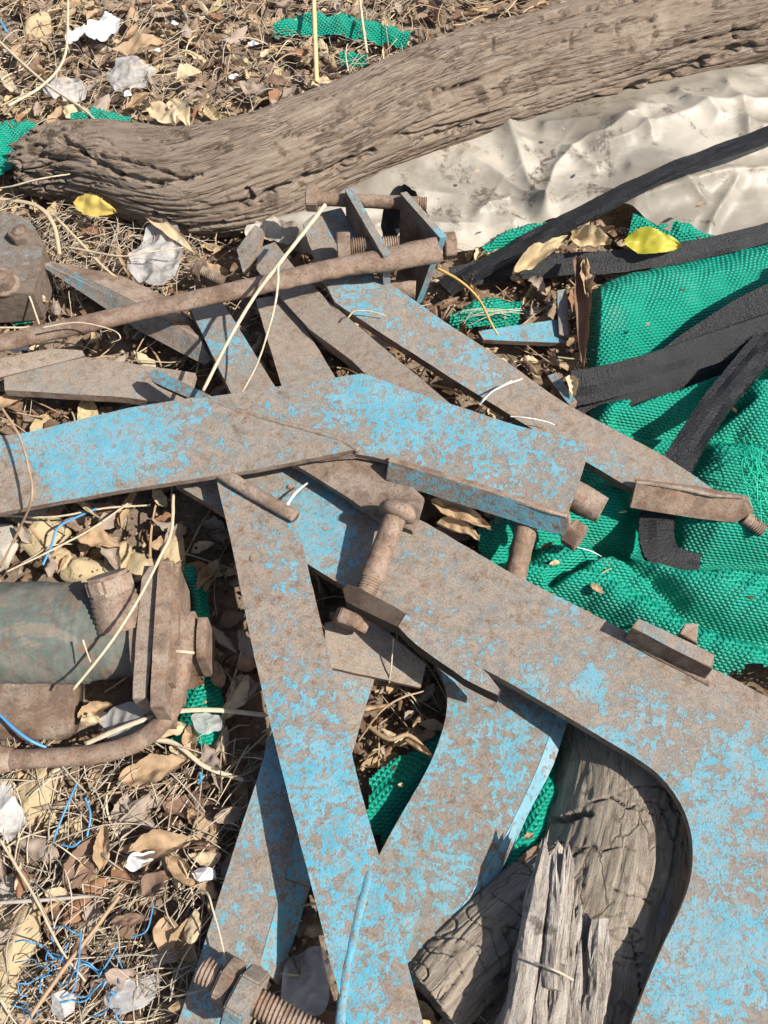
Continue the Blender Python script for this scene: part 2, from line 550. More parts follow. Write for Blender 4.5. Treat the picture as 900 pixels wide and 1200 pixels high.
def plain(name, c, rough=0.8, var=0.35, scale=60, bump=0.4, spec=0.3, tint=False, transl=0.0):
    q = NT(name)
    v = q.coords()
    f = q.noise(v, scale, 6, 0.7)
    col = q.mix(f, tuple(x * (1 - var) for x in c), tuple(min(1, x * (1 + var)) for x in c))
    if tint:
        col = q.mix(q.attr('tint'), col, tuple(x * .55 for x in c), 'MIX')
    m = q.finish(col, rough, q.bump(q.noise(v, scale * 5, 4, .7), bump, 0.0015), spec)
    if transl:
        tr = q.n('ShaderNodeBsdfTranslucent'); q.l(col, tr.inputs[0])
        mx = q.n('ShaderNodeMixShader'); mx.inputs[0].default_value = transl
        q.l(q.bsdf.outputs[0], mx.inputs[1]); q.l(tr.outputs[0], mx.inputs[2]); q.l(mx.outputs[0], q.out.inputs[0])
    return m

def net_mat(name):
    """green knitted shade net: staggered loops with real gaps between them."""
    q = NT(name)
    tc = q.n('ShaderNodeTexCoord')
    wp = q.n('ShaderNodeMapping'); q.l(tc.outputs['UV'], wp.inputs[0])
    nz = q.n('ShaderNodeTexNoise'); nz.inputs['Scale'].default_value = 30; nz.inputs['Detail'].default_value = 2
    q.l(tc.outputs['UV'], nz.inputs['Vector'])
    wv = q.n('ShaderNodeVectorMath', operation='MULTIPLY_ADD')
    q.l(nz.outputs['Color'], wv.inputs[0]); wv.inputs[1].default_value = (0.004, 0.004, 0); q.l(wp.outputs[0], wv.inputs[2])
    sp = q.n('ShaderNodeSeparateXYZ'); q.l(wv.outputs[0], sp.inputs[0])
    a = q.math('MULTIPLY', sp.outputs[0], 1 / 0.0064)
    b = q.math('MULTIPLY', sp.outputs[1], 1 / 0.0049)
    row = q.math('FLOOR', b)
    a2 = q.math('ADD', a, q.math('MULTIPLY', q.math('MODULO', row, 2.0), 0.5))
    fu = q.math('ABSOLUTE', q.math('SUBTRACT', q.math('FRACT', a2), 0.5))
    fv = q.math('SUBTRACT', q.math('FRACT', b), 0.5)
    fv = q.math('ADD', fv, q.math('MULTIPLY', fu, 0.55))
    d = q.math('SQRT', q.math('ADD', q.math('MULTIPLY', fu, fu), q.math('MULTIPLY', q.math('MULTIPLY', fv, fv), 1.5)))
    yarn = q.noise(q.coords('UV', (1, 1, 1), False), 900, 3, 0.6)
    loop = q.step(d, 0.12, 0.85, 1.0, 0.0)
    big = q.noise(q.coords('UV', (1, 1, 1), False), 9, 5, 0.6)
    col = q.mix(big, (0.0, 0.185, 0.118), (0.003, 0.30, 0.198))
    col = q.mix(q.step(yarn, 0.56, 0.75, 0, 0.5), col, (0.05, 0.52, 0.37))
    col = q.mix(q.step(big, 0.6, 0.75, 0, 0.25), col, (0.20, 0.24, 0.17))
    h = q.math('ADD', loop, q.math('MULTIPLY', yarn, 0.35))
    m = q.finish(col, 0.5, q.bump(h, 0.85, 0.0034), 0.35)
    tr = q.n('ShaderNodeBsdfTransparent')
    mx = q.n('ShaderNodeMixShader')
    q.l(q.step(d, 0.74, 0.90, 0.0, 0.8), mx.inputs[0])
    q.l(q.bsdf.outputs[0], mx.inputs[1]); q.l(tr.outputs[0], mx.inputs[2]); q.l(mx.outputs[0], q.out.inputs[0])
    return m

def film_mat(name, c, dirt=0.4, transp=0.0, transl=0.35, vary=0.25, crump=16):
    """crumpled plastic film."""
    q = NT(name)
    v = q.coords()
    a = q.noise(v, 5.5, 5, 0.62, 0.6); f = q.noise(v, 60, 6, 0.75, 0.6); d = q.noise(v, 12, 7, 0.72, 0.8)
    col = q.mix(q.step(a, 0.40, 0.62), tuple(x * (1 - vary) for x in c), tuple(min(1, x * (1 + vary)) for x in c))
    dm = q.math('MULTIPLY', q.step(d, 0.51, 0.61), q.step(f, 0.45, 0.58))
    col = q.mix(q.math('MULTIPLY', dm, dirt), col, (0.085, 0.062, 0.042))
    col = q.mix(q.step(q.noise(v, 7, 3, 0.5), 0.48, 0.62, 0, 0.5 * dirt), col, (0.24, 0.19, 0.135))
    wz = q.n('ShaderNodeTexNoise'); wz.inputs['Scale'].default_value = 9; q.l(v, wz.inputs['Vector'])
    ad = q.n('ShaderNodeVectorMath', operation='MULTIPLY_ADD')
    q.l(wz.outputs['Color'], ad.inputs[0]); ad.inputs[1].default_value = (0.10, 0.10, 0.10); q.l(v, ad.inputs[2])
    c1 = q.voro(ad.outputs[0], crump); c2 = q.voro(ad.outputs[0], crump * 2.7)
    nb = q.bump(q.math('ADD', c1, q.math('MULTIPLY', c2, 0.2)), 0.28, 0.16 / crump)
    nb = q.bump(f, 0.2, 0.002, nb)
    m = q.finish(col, 0.42, nb, 0.35)
    tr = q.n('ShaderNodeBsdfTranslucent'); q.l(col, tr.inputs[0])
    mx = q.n('ShaderNodeMixShader'); mx.inputs[0].default_value = transl
    q.l(q.bsdf.outputs[0], mx.inputs[1]); q.l(tr.outputs[0], mx.inputs[2])
    last = mx.outputs[0]
    if transp:
        tp = q.n('ShaderNodeBsdfTransparent')
        m2 = q.n('ShaderNodeMixShader'); m2.inputs[0].default_value = transp
        q.l(last, m2.inputs[1]); q.l(tp.outputs[0], m2.inputs[2]); last = m2.outputs[0]
    q.l(last, q.out.inputs[0])
    return m

def rubber_mat(name):
    q = NT(name)
    v = q.coords()
    tc = q.n('ShaderNodeTexCoord')
    mp = q.n('ShaderNodeMapping'); mp.inputs['Scale'].default_value = (350, 40, 1); q.l(tc.outputs['UV'], mp.inputs[0])
    s1 = q.noise(mp.outputs[0], 1, 5, 0.7)
    f = q.noise(v, 350, 5, 0.7)
    big = q.noise(v, 30, 5, 0.6)
    col = q.mix(q.step(big, 0.5, 0.72, 0, 0.6), (0.006, 0.006, 0.007), (0.020, 0.019, 0.019))
    col = q.mix(q.step(s1, 0.55, 0.72, 0, 0.5), col, (0.05, 0.048, 0.046))
    return q.finish(col, 0.40, q.bump(q.math('ADD', q.math('MULTIPLY', s1, .9), q.math('ADD', f, big)), 0.9, 0.0024), 0.5)

def soil_mat():
    q = NT('soil')
    v = q.coords('Object', rnd=False)
    a = q.noise(v, 6, 8, 0.7); f = q.noise(v, 140, 8, 0.75)
    col = q.ramp(q.math('ADD', q.math('MULTIPLY', a, 0.4), q.math('MULTIPLY', f, 0.6)), [(0.35, (0.09, 0.064, 0.045)), (0.5, (0.20, 0.148, 0.105)), (0.68, (0.34, 0.27, 0.20))])
    return q.finish(col, 0.95, q.bump(f, 0.8, 0.006), 0.1)

def casing_mat():
    q = NT('green painted casting')
    v = q.coords()
    a = q.noise(v, 16, 7, 0.7, 0.7); f = q.noise(v, 200, 5, 0.7)
    col = q.ramp(a, [(0.30, (0.06, 0.04, 0.03)), (0.40, (0.125, 0.095, 0.072)), (0.48, (0.075, 0.092, 0.08)), (0.55, (0.09, 0.108, 0.095)), (0.60, (0.155, 0.13, 0.105))])
    col = q.mix(q.step(q.noise(v, 30, 6, .7), 0.58, 0.66, 0, .7), col, (0.20, 0.09, 0.045))
    col = q.mix(q.step(q.noise(v, 60, 6, .7), 0.52, 0.62, 0, .6), col, (0.085, 0.06, 0.045))
    col = q.mix(q.step(q.noise(v, 17, 7, .75), 0.46, 0.62, 0.1, .55), col, (0.185, 0.165, 0.135))
    return q.finish(col, 0.95, q.bump(f, 0.6, 0.0015), 0.08)

def stone_mat(name, c):
    q = NT(name)
    v = q.coords()
    a = q.noise(v, 30, 8, 0.7, 0.6); f = q.noise(v, 300, 5, 0.7)
    col = q.mix(a, tuple(x * 0.75 for x in c), tuple(min(1, x * 1.15) for x in c))
    col = q.mix(q.step(q.noise(v, 55, 6, .7), 0.55, 0.68, 0, .6), col, (0.30, 0.22, 0.13))
    return q.finish(col, 0.92, q.bump(q.math('ADD', q.math('MULTIPLY', a, 2), f), 0.6, 0.003), 0.15)

M_BLUE = painted_steel('flaking blue paint', 0.54, 0.22, (0.04, 0.26, 0.34), spot=0.9, fine_w=1.0, rustlift=0.82)
M_BLUER = painted_steel('flaking blue paint with grey wear', 0.46, 0.27, spot=0.7, zones=((470, 485, 80, .45), (600, 530, 110, .15), (330, 480, 90, -.2), (640, 600, 60, -.2)))
M_BLUE2 = painted_steel('flaking bright blue paint', 0.72, 0.2)
M_SPECK = painted_steel('speckled blue paint on rust', 0.44, 0.30)
M_GREY = painted_steel('dusty worn blue paint', 0.36, 0.5)
M_DUST = painted_steel('dusty bare steel', 0.14, 0.70)
M_TEAL = painted_steel('flaking teal blue paint', 0.60, 0.30, (0.05, 0.26, 0.35), spot=.7)
M_SIDE = rusty_steel('rusty cut edge', 1.0, 0.2, 0.35)
M_SIDEB = painted_steel('rusty painted edge', 0.42, 0.3)
M_RUST = rusty_steel('brown rust', 1.0, 0.3, 0.25)
M_RUSTD = rusty_steel('dark dusty rust', 0.72, 0.0, 0.45)
M_RUSTG = rusty_steel('greyed rust', 1.0, 0.0, 0.5)
M_RUSTB = painted_steel('half rusted blue rod', 0.40, 0.15)
M_RUSTSHADE = rusty_steel('blackened rust and side shade', 0.26, 0.0, 0.06)
M_WELD = rusty_steel('pale weld bead', 1.5, 0.2, 0.6)
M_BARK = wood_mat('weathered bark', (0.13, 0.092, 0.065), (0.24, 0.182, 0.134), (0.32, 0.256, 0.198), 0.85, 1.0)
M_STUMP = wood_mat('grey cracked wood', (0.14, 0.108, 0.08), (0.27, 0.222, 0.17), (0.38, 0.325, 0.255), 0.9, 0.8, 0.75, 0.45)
M_SPLINT = wood_mat('splintered pale wood', (0.14, 0.11, 0.09), (0.34, 0.29, 0.24), (0.50, 0.45, 0.39), 1.4, 0.8)
M_NET = net_mat('green knitted net')
M_RUBBER = rubber_mat('black rubber')
M_FILM = film_mat('dirty cream plastic film', (0.40, 0.362, 0.298), 0.8, 0.0, 0.3, 0.28, 9)
M_CLEAR = film_mat('clear crumpled film', (0.60, 0.59, 0.57), 0.3, 0.42, 0.3, .15, 45)
M_WHITE = film_mat('white plastic', (0.74, 0.73, 0.71), 0.15, 0.0, 0.2, .1, 60)
M_LEAFA = leaf_mat('dry leaf litter', True)
M_STRAW = plain('pale straw', (0.50, 0.41, 0.27), 0.6, 0.3, 40, 0.3, 0.35, True, 0.0)
M_STRAW1 = plain('bleached stalk', (0.44, 0.365, 0.255), 0.7, 0.45, 90, 0.6, 0.25)
M_STRAWB = plain('brown stalk', (0.30, 0.20, 0.12), 0.65, 0.35, 60, 0.3, 0.3)
M_STRAWG = plain('grey straw', (0.42, 0.35, 0.265), 0.7, 0.4, 50, 0.3, 0.25, True)
M_TWINE = plain('blue plastic twine', (0.06, 0.21, 0.38), 0.45, 0.3, 60, 0.2, 0.4)
M_GREENF = plain('green net fibre', (0.01, 0.36, 0.22), 0.5, 0.2, 60, 0.2, 0.3)
M_SOIL = soil_mat()
M_CASING = casing_mat()
M_STONE = stone_mat('yellow limestone', (0.41, 0.325, 0.195))
M_STONEG = stone_mat('grey limestone', (0.40, 0.36, 0.30))
M_TAN = plain('tan dry leaf', (0.37, 0.255, 0.15), 0.7, 0.4, 70, 0.6, 0.3, False, 0.2)
M_PALE = plain('pale dry leaf', (0.50, 0.395, 0.25), 0.7, 0.3, 70, 0.6, 0.3, False, 0.2)
M_BROWN = plain('brown dry leaf', (0.17, 0.105, 0.07), 0.7, 0.4, 70, 0.6, 0.35, False, 0.1)
M_TANP = plain('mottled tan leaf', (0.46, 0.35, 0.20), 0.7, 0.5, 90, 0.8, 0.3, False, 0.2)
M_YELLOW = plain('yellow leaf', (0.58, 0.43, 0.11), 0.55, 0.3, 50, 0.3, 0.4, False, 0.3)
M_LIME = plain('yellow green leaf', (0.46, 0.41, 0.045), 0.55, 0.35, 50, 0.3, 0.4, False, 0.3)
M_BLACK = plain('black tape', (0.02, 0.02, 0.022), 0.5, 0.4, 90, 0.5, 0.4)

# ------------------------------------------------------------------ ground
def gh(x, y):
    return 0.010 * noise.noise(Vector((x * 4, y * 4, 0))) + 0.006 * noise.noise(Vector((x * 13, y * 13, 3)))

def ground():
    xs = list(np.linspace(-40, -1.3, 10)) + list(np.linspace(-1.2, 1.2, 220)) + list(np.linspace(1.3, 40, 10))
    ys = list(np.linspace(-40, -0.9, 10)) + list(np.linspace(-0.85, 1.8, 240)) + list(np.linspace(1.9, 40, 10))
    verts = []; faces = []
    for y in ys:
        for x in xs:
            near = abs(x) <= 1.2 and -0.85 <= y <= 1.8
            z = gh(x, y) - 0.006
            if near: z += 0.004 * noise.noise(Vector((x * 45, y * 45, 9)))
            verts.append((x, y, z))
    n = len(xs)
    for j in range(len(ys) - 1):
        for i in range(n - 1):
            a = j * n + i
            faces.append((a, a + 1, a + 1 + n, a + n))
    me = bpy.data.meshes.new('ground')
    me.from_pydata(verts, [], faces)
    o = link('ground', me, M_SOIL, None, True)
    o['kind'] = 'structure'
ground()

# ------------------------------------------------------------------ logs
def log(name, pts, ns, nt_, mat, parent=None, amp=1.0, seed=0, jag=(0.0, 0.0), kd=1.0, twist=0.6, squash=1.0, trans=1.0, deep=1.0, gouges=()):
    """bark-covered limb. pts = (px, py, z of its axis or None, radius in photo pixels)."""
    ctrl = []
    for px, py, z, rp in pts:
        if z is None: z = rp * S(px, py, 0.05) * 0.95
        p = P(px, py, z)
        ctrl.append((p.x, p.y, p.z, rp * S(px, py, z)))
    A = catmull(ctrl, ns)
    C = A[:, :3]; rr = A[:, 3]
    T, N, B = frames(C)
    L = np.concatenate([[0], np.cumsum(np.linalg.norm(np.diff(C, axis=0), axis=1))])
    verts = []; uvs = []
    nz = noise.noise
    for i in range(ns):
        s = L[i]; r = rr[i]
        tE = i / (ns - 1)
        for j in range(nt_):
            th = 2 * math.pi * j / nt_ - math.pi / 2
            tw = th + s * twist
            c_, s_ = math.cos(tw) * r, math.sin(tw) * r
            wob = 0.25 * nz(Vector((s * 9 + seed, c_ * 14, s_ * 14)))
            d = 0.15 * r * nz(Vector((s * 4.5 + seed, c_ * 10, s_ * 10)))
            d += 0.0012 * amp * nz(Vector((s * 9 + seed, c_ * 42, s_ * 42)))
            v = nz(Vector((s * 2.6 * kd + seed + wob * .5, c_ * 46 * kd + wob * .4, s_ * 46 * kd)))
            d -= 0.0125 * amp * deep * max(0, 1 - abs(v) / 0.06) ** 0.8 * max(0.0, min(1.0, 0.35 + 2.2 * nz(Vector((s * 6 + seed, c_ * 9, s_ * 9 + 5)))))
            v = nz(Vector((s * 11 * kd + seed + 7, c_ * 120 * kd + wob, s_ * 120 * kd)))
            d -= 0.0042 * amp * deep * max(0, 1 - abs(v) / 0.14)
            v = nz(Vector((s * 55 + seed + 3 + wob * 2, c_ * 30, s_ * 30)))
            d -= 0.0030 * amp * trans * max(0, 1 - abs(v) / 0.045) * (1 if nz(Vector((s * 12, c_ * 12 + seed, s_ * 12))) > 0.08 else 0)
            d += 0.0012 * amp * nz(Vector((s * 30 + seed, c_ * 260, s_ * 260)))
            q = r + d
            ax = 0.0
            for which, J in ((0, jag[0]), (1, jag[1])):
                if J:
                    k = max(0.0, 1 - (tE if which == 0 else 1 - tE) / 0.35)
                    g = nz(Vector((c_ * 55 + seed, s_ * 55, which * 4))) + 0.6 * nz(Vector((c_ * 150 + seed, s_ * 150, which * 4)))
                    ax += (g * J * k) * (1 if which == 0 else -1)
                    q *= 1 - 0.25 * k * max(0, g)
            if gouges and math.sin(th) > -0.75:
                p = C[i] + N[i] * math.cos(th) * q + B[i] * math.sin(th) * q * squash
                gx, gy = to_px(Vector(p))
                gx += 4 * nz(Vector((s * 22, c_ * 30, seed))) ; gy += 4.5 * nz(Vector((s * 16, c_ * 12, seed + 4))) + 2 * nz(Vector((s * 70, c_ * 20, seed + 4)))
                for line, gw, gd in gouges:
                    if not (line[0][0] - 30 < gx < line[-1][0] + 30): continue
                    for (ax_, ay_), (bx_, by_) in zip(line[:-1], line[1:]):
                        ex, ey = bx_ - ax_, by_ - ay_
                        tt = max(0.0, min(1.0, ((gx - ax_) * ex + (gy - ay_) * ey) / (ex * ex + ey * ey)))
                        dd = math.hypot(gx - ax_ - tt * ex, gy - ay_ - tt * ey) / gw
                        dd /= 0.35 + 0.65 * abs(math.sin(gx * 0.11 + gy * 0.07 + seed)) if gw > 3 else 0.6
                        if dd < 1: q -= gd * min(1.0, (1 - dd) * 2.0) * 0.7
            p = C[i] + T[i] * ax + N[i] * math.cos(th) * q + B[i] * math.sin(th) * q * squash
            verts.append(p); uvs.append((s, j / nt_ * 2 * math.pi * r))
    faces = []
    for i in range(ns - 1):
        for j in range(nt_):
            a = i * nt_ + j; b = i * nt_ + (j + 1) % nt_
            faces.append((a, b, b + nt_, a + nt_))
    for e, ring in ((0, list(range(nt_))), (1, list(range((ns - 1) * nt_, ns * nt_)))):
        # rough broken ends: three shrinking rings and a hub
        prev = ring
        cen = Vector(C[0] if e == 0 else C[-1]); t = Vector(T[0] if e == 0 else T[-1])
        for f in (0.72, 0.42, 0.15):
            cur = []
            for j, v in enumerate(ring):
                pv = Vector(verts[v])
                q = cen + (pv - cen) * f + t * ((0.006 * nz(Vector((j * 0.35, f * 9, seed)))) * amp - (0.02 * (1 - f) * (1 if e else -1) if jag[e] else 0))
                cur.append(len(verts)); verts.append(q); uvs.append((f * 0.05, j * 0.004))
            for j in range(nt_):
                a, b, c2, d2 = prev[j], prev[(j + 1) % nt_], cur[(j + 1) % nt_], cur[j]
                faces.append((a, b, c2, d2) if e else (a, d2, c2, b))
            prev = cur
        faces.append(tuple(prev) if e else tuple(prev[::-1]))
    return mesh_obj(name, verts, faces, mat, parent, True, uvs)

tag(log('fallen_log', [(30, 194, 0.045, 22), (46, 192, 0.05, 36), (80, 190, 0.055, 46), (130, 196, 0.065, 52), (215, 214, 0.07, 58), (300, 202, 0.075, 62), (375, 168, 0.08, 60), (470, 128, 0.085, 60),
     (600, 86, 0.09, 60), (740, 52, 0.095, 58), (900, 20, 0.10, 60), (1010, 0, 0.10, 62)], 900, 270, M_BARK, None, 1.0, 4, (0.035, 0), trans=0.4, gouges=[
     ([(552, 186), (590, 166), (640, 146), (700, 124)], 13, .020), ([(700, 122), (760, 98), (820, 74), (880, 54)], 7, .016), ([(285, 240), (320, 226), (360, 208), (400, 192), (440, 180)], 6, .016),
     ([(300, 232), (290, 222)], 5, .012), ([(70, 158), (100, 180), (140, 204), (185, 214), (225, 208)], 5, .012), ([(120, 182), (160, 190), (215, 208), (236, 204)], 3.5, .010), ([(470, 124), (510, 104), (545, 98), (562, 96)], 4, .011),
     ([(600, 62), (660, 44), (700, 34), (760, 22)], 4, .011), ([(640, 20), (690, 10), (745, 0)], 4.5, .012), ([(576, 40), (577, 60)], 3, .010), ([(669, 38), (668, 56)], 3, .010), ([(722, 24), (724, 42)], 3, .009), ([(500, 160), (540, 150), (560, 146)], 4, .010),
     ([(180, 250), (215, 268), (260, 262)], 4, .010), ([(330, 160), (380, 150), (420, 134)], 3, .008), ([(350, 175), (400, 162), (440, 148)], 3, .008), ([(860, 30), (862, 46)], 3.5, .01), ([(770, 60), (830, 46), (890, 34)], 3.5, .010), ([(30, 200), (52, 212), (80, 206)], 5, .012)]),
    'thick weathered grey brown log lying across the top of the pile', 'log')
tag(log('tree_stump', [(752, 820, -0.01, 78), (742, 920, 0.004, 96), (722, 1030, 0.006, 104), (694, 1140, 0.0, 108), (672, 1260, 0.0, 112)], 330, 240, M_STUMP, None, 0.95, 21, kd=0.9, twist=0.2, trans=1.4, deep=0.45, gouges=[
     ([(650, 962), (668, 956), (690, 952)], 7, .016), ([(694, 936), (716, 932), (738, 944), (748, 940)], 2.4, .007), ([(672, 1004), (690, 990), (706, 996), (724, 992), (745, 998)], 2.2, .006), ([(716, 1040), (735, 1050), (748, 1050), (764, 1062)], 2.2, .006),
     ([(768, 936), (780, 956), (784, 975), (792, 992)], 2.2, .006), ([(735, 1074), (744, 1110), (750, 1130), (752, 1170)], 2.2, .006)]),
    'broad cracked grey trunk piece framed by the curved plate edge', 'log')
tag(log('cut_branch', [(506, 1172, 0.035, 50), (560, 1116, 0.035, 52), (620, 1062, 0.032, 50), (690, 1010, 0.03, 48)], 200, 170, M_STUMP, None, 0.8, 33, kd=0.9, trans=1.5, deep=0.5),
    'short sawn branch with pale dusty bark beside the splintered wood', 'log')
def splinters():
    c = P(655, 1180, 0.08)
    t = thing('broken_branch', 'upright splintered pale wood with jagged torn tips at the bottom edge', 'log', c)
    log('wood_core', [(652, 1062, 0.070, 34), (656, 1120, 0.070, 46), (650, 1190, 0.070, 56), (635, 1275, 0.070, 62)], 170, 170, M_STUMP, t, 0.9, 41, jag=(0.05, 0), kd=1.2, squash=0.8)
    rs_ = random.Random(5)
    for k, (a, b, wd, z0, z1, sd) in enumerate([((642, 1006), (600, 1225), 34, .104, .108, 3), ((656, 1018), (648, 1160), 24, .112, .116, 5), ((666, 1032), (656, 1130), 18, .106, .112, 8), ((674, 1078), (664, 1150), 20, .098, .104, 10),
                                      ((686, 1094), (678, 1225), 18, .090, .096, 11), ((703, 1102), (696, 1235), 28, .100, .100, 12), ((637, 1142), (630, 1235), 22, .112, .112, 14), ((655, 1150), (648, 1235), 24, .108, .110, 17),
                                      ((676, 1146), (668, 1235), 22, .104, .106, 19), ((598, 1182), (580, 1240), 26, .080, .082, 23), ((620, 1110), (596, 1230), 26, .088, .092, 29)]):
        pa, pb = P(a[0], a[1], z0), P(b[0], b[1], z1)
        ax = (pb - pa); L = ax.length; ax.normalize()
        sx = ax.cross(Vector((0, 0, 1))).normalized(); up = sx.cross(ax)
        if up.z < 0: up = -up
        verts = []; faces = []; uvs = []
        n, m = 70, 20
        W = wd * S(*a, z0) * 0.5
        cor = [rs_.uniform(.75, 1.15) for _ in range(6)]
        ro = rs_.uniform(0, 1)
        for i in range(n):
            s = i / (n - 1)
            for j in range(m):
                th = 2 * math.pi * j / m
                ca, sa = math.cos(th), math.sin(th)
                kk = (th / (2 * math.pi) + ro) * 6
                k0 = int(kk) % 6; fr = kk % 1
                pol = (cor[k0] * (1 - fr) + cor[(k0 + 1) % 6] * fr) * (math.cos(math.pi / 6) / math.cos((fr - .5) * math.pi / 3))
                tip = max(0, 1 - s / 0.35)
                jg = 0.016 * tip * round(3 * noise.noise(Vector((ca * 2.6, sa * 2.6, sd)))) + 0.010 * tip * noise.noise(Vector((ca * 7, sa * 7, sd)))
                q = pol * (1 + 0.20 * noise.noise(Vector((s * 3 + sd, ca * 1.2, sa * 1.2))) + 0.16 * noise.noise(Vector((s * 6 + sd, ca * 5, sa * 5))) + .06 * noise.noise(Vector((s * 26 + sd, ca * 9, sa * 9))))
                q *= 0.85 + 0.15 * min(1, s * 6)
                bow = 0.004 * noise.noise(Vector((s * 2, sd, 1)))
                p = pa + ax * (s * L + jg) + sx * (ca * W * q + bow) + up * (sa * W * 0.75 * q)
                verts.append(p); uvs.append((s * L + sd, j * 0.004))
        for i in range(n - 1):
            for j in range(m):
                a_ = i * m + j; b_ = i * m + (j + 1) % m
                faces.append((a_, b_, b_ + m, a_ + m))
        faces.append(tuple(range(m))[::-1]); faces.append(tuple(range((n - 1) * m, n * m)))
        mesh_obj('splinter', verts, faces, M_SPLINT, t, False, uvs)
splinters()

# ------------------------------------------------------------------ green net
def inpoly(px, py, poly):
    c = False
    n = len(poly); j = n - 1
    for i in range(n):
        xi, yi = poly[i]; xj, yj = poly[j]
        if (yi > py) != (yj > py) and px < (xj - xi) * (py - yi) / (yj - yi) + xi: c = not c
        j = i
    return c

NET_POLY = [(436, 905), (470, 880), (505, 862), (545, 820), (575, 740), (555, 630), (640, 560), (690, 500), (700, 440), (760, 380), (905, 330), (1060, 250), (1150, 500), (1100, 860), (900, 800), (850, 800), (760, 850), (680, 870), (660, 960), (600, 1045), (560, 1035), (470, 1010), (425, 960)]
RIDGES = [([(560, 650), (640, 612), (710, 590)], .052, .030), ([(600, 690), (690, 702), (790, 760), (900, 800), (1010, 820)], .058, .030),
          ([(640, 668), (735, 678), (850, 715), (960, 735)], .060, .034), ([(780, 606), (830, 634), (900, 642), (1010, 634)], .058, .022),
          ([(830, 550), (880, 552), (950, 575)], .052, .030), ([(715, 495), (790, 478), (860, 450), (960, 430)], .045, .028),
          ([(830, 695), (900, 702), (1000, 712)], .060, .03), ([(1050, 400), (1065, 440), (1085, 520)], .27, .055), ([(880, 490), (960, 490)], .07, .05),  # highest ridge is an unseen net heap, added to shade the net fold
          ([(430, 940), (520, 900), (600, 850)], .018, .03), ([(600, 1010), (640, 930)], .022, .02)]
VALLEYS = [([(640, 700), (680, 674), (711, 664)], .030, .006), ([(705, 662), (760, 695), (802, 726), (850, 744), (960, 764)], .034, .0065), ([(690, 640), (740, 655), (790, 668), (850, 664), (960, 660)], .060, .017),
           ([(745, 560), (765, 600), (775, 650)], .06, .016), ([(700, 520), (760, 545), (810, 585)], .045, .013), ([(735, 486), (820, 458), (910, 425)], .024, .006), ([(720, 505), (800, 505), (860, 495)], .022, .006),
           ([(600, 655), (650, 650), (700, 640)], .02, .008), ([(820, 612), (870, 622), (960, 628)], .018, .005), ([(800, 590), (860, 600), (960, 606)], .03, .008), ([(860, 520), (900, 545), (960, 560)], .02, .007), ([(600, 710), (660, 715), (740, 750)], .018, .005)]
def main_net():
    pts = [P(x, y, .03) for x, y in NET_POLY]
    x0, x1 = min(p.x for p in pts), max(p.x for p in pts)
    y0, y1 = min(p.y for p in pts), max(p.y for p in pts)
    st = 0.0032
    xs = np.arange(x0, x1, st); ys = np.arange(y0, y1, st)
    X, Y = np.meshgrid(xs, ys)
    H = np.full(X.shape, 0.0)
    for line, h, wd in RIDGES:
        q = [P(x, y, .03) for x, y in line]
        D = np.full(X.shape, 9.0)
        for a, b in zip(q[:-1], q[1:]):
            dx, dy = b.x - a.x, b.y - a.y
            t = np.clip(((X - a.x) * dx + (Y - a.y) * dy) / (dx * dx + dy * dy), 0, 1)
            D = np.minimum(D, np.hypot(X - a.x - t * dx, Y - a.y - t * dy))
        H = np.maximum(H, h * np.exp(-(D / wd) ** 2) ) + 0.12 * h * np.exp(-(D / wd / 1.6) ** 2)
    for line, h, wd in VALLEYS:
        q = [P(x, y, .03) for x, y in line]
        D = np.full(X.shape, 9.0)
        for a, b in zip(q[:-1], q[1:]):
            dx, dy = b.x - a.x, b.y - a.y
            t = np.clip(((X - a.x) * dx + (Y - a.y) * dy) / (dx * dx + dy * dy), 0, 1)
            D = np.minimum(D, np.hypot(X - a.x - t * dx, Y - a.y - t * dy))
        H = H - h * np.exp(-(D / wd) ** 2)
    poly = [(p.x, p.y) for p in pts]
    verts = []; idx = {}; uvs = []
    ny, nx = X.shape
    for j in range(ny):
        for i in range(nx):
            x, y = X[j, i], Y[j, i]
            e = 0.008 * noise.noise(Vector((x * 60, y * 60, 1)))
            if not inpoly(x + e, y + e, poly): continue
            a = x * 0.85 + y * 0.5; b = -x * 0.5 + y * 0.85
            wr = noise.noise(Vector((a * 9, b * 40, 2)))
            z = 0.014 + H[j, i] + 0.006 * wr + 0.004 * (1 - abs(noise.noise(Vector((a * 10, b * 42, 7)))) * 2.4) + 0.0012 * noise.noise(Vector((x * 90, y * 90, 0)))
            idx[(j, i)] = len(verts)
            verts.append((x, y, max(0.006, z)))
            uvs.append((x * 0.95 - y * 0.2 + 0.3, (x * 0.2 + y * 0.95 + 0.8 * z) + 2))
    faces = []
    for j in range(ny - 1):
        for i in range(nx - 1):
            k = [idx.get((j, i)), idx.get((j, i + 1)), idx.get((j + 1, i + 1)), idx.get((j + 1, i))]
            if None not in k: faces.append(tuple(k))
    tag(mesh_obj('shade_net', verts, faces, M_NET, None, True, uvs), 'big crumpled green knitted net spread under the steel at right', 'net')
main_net()

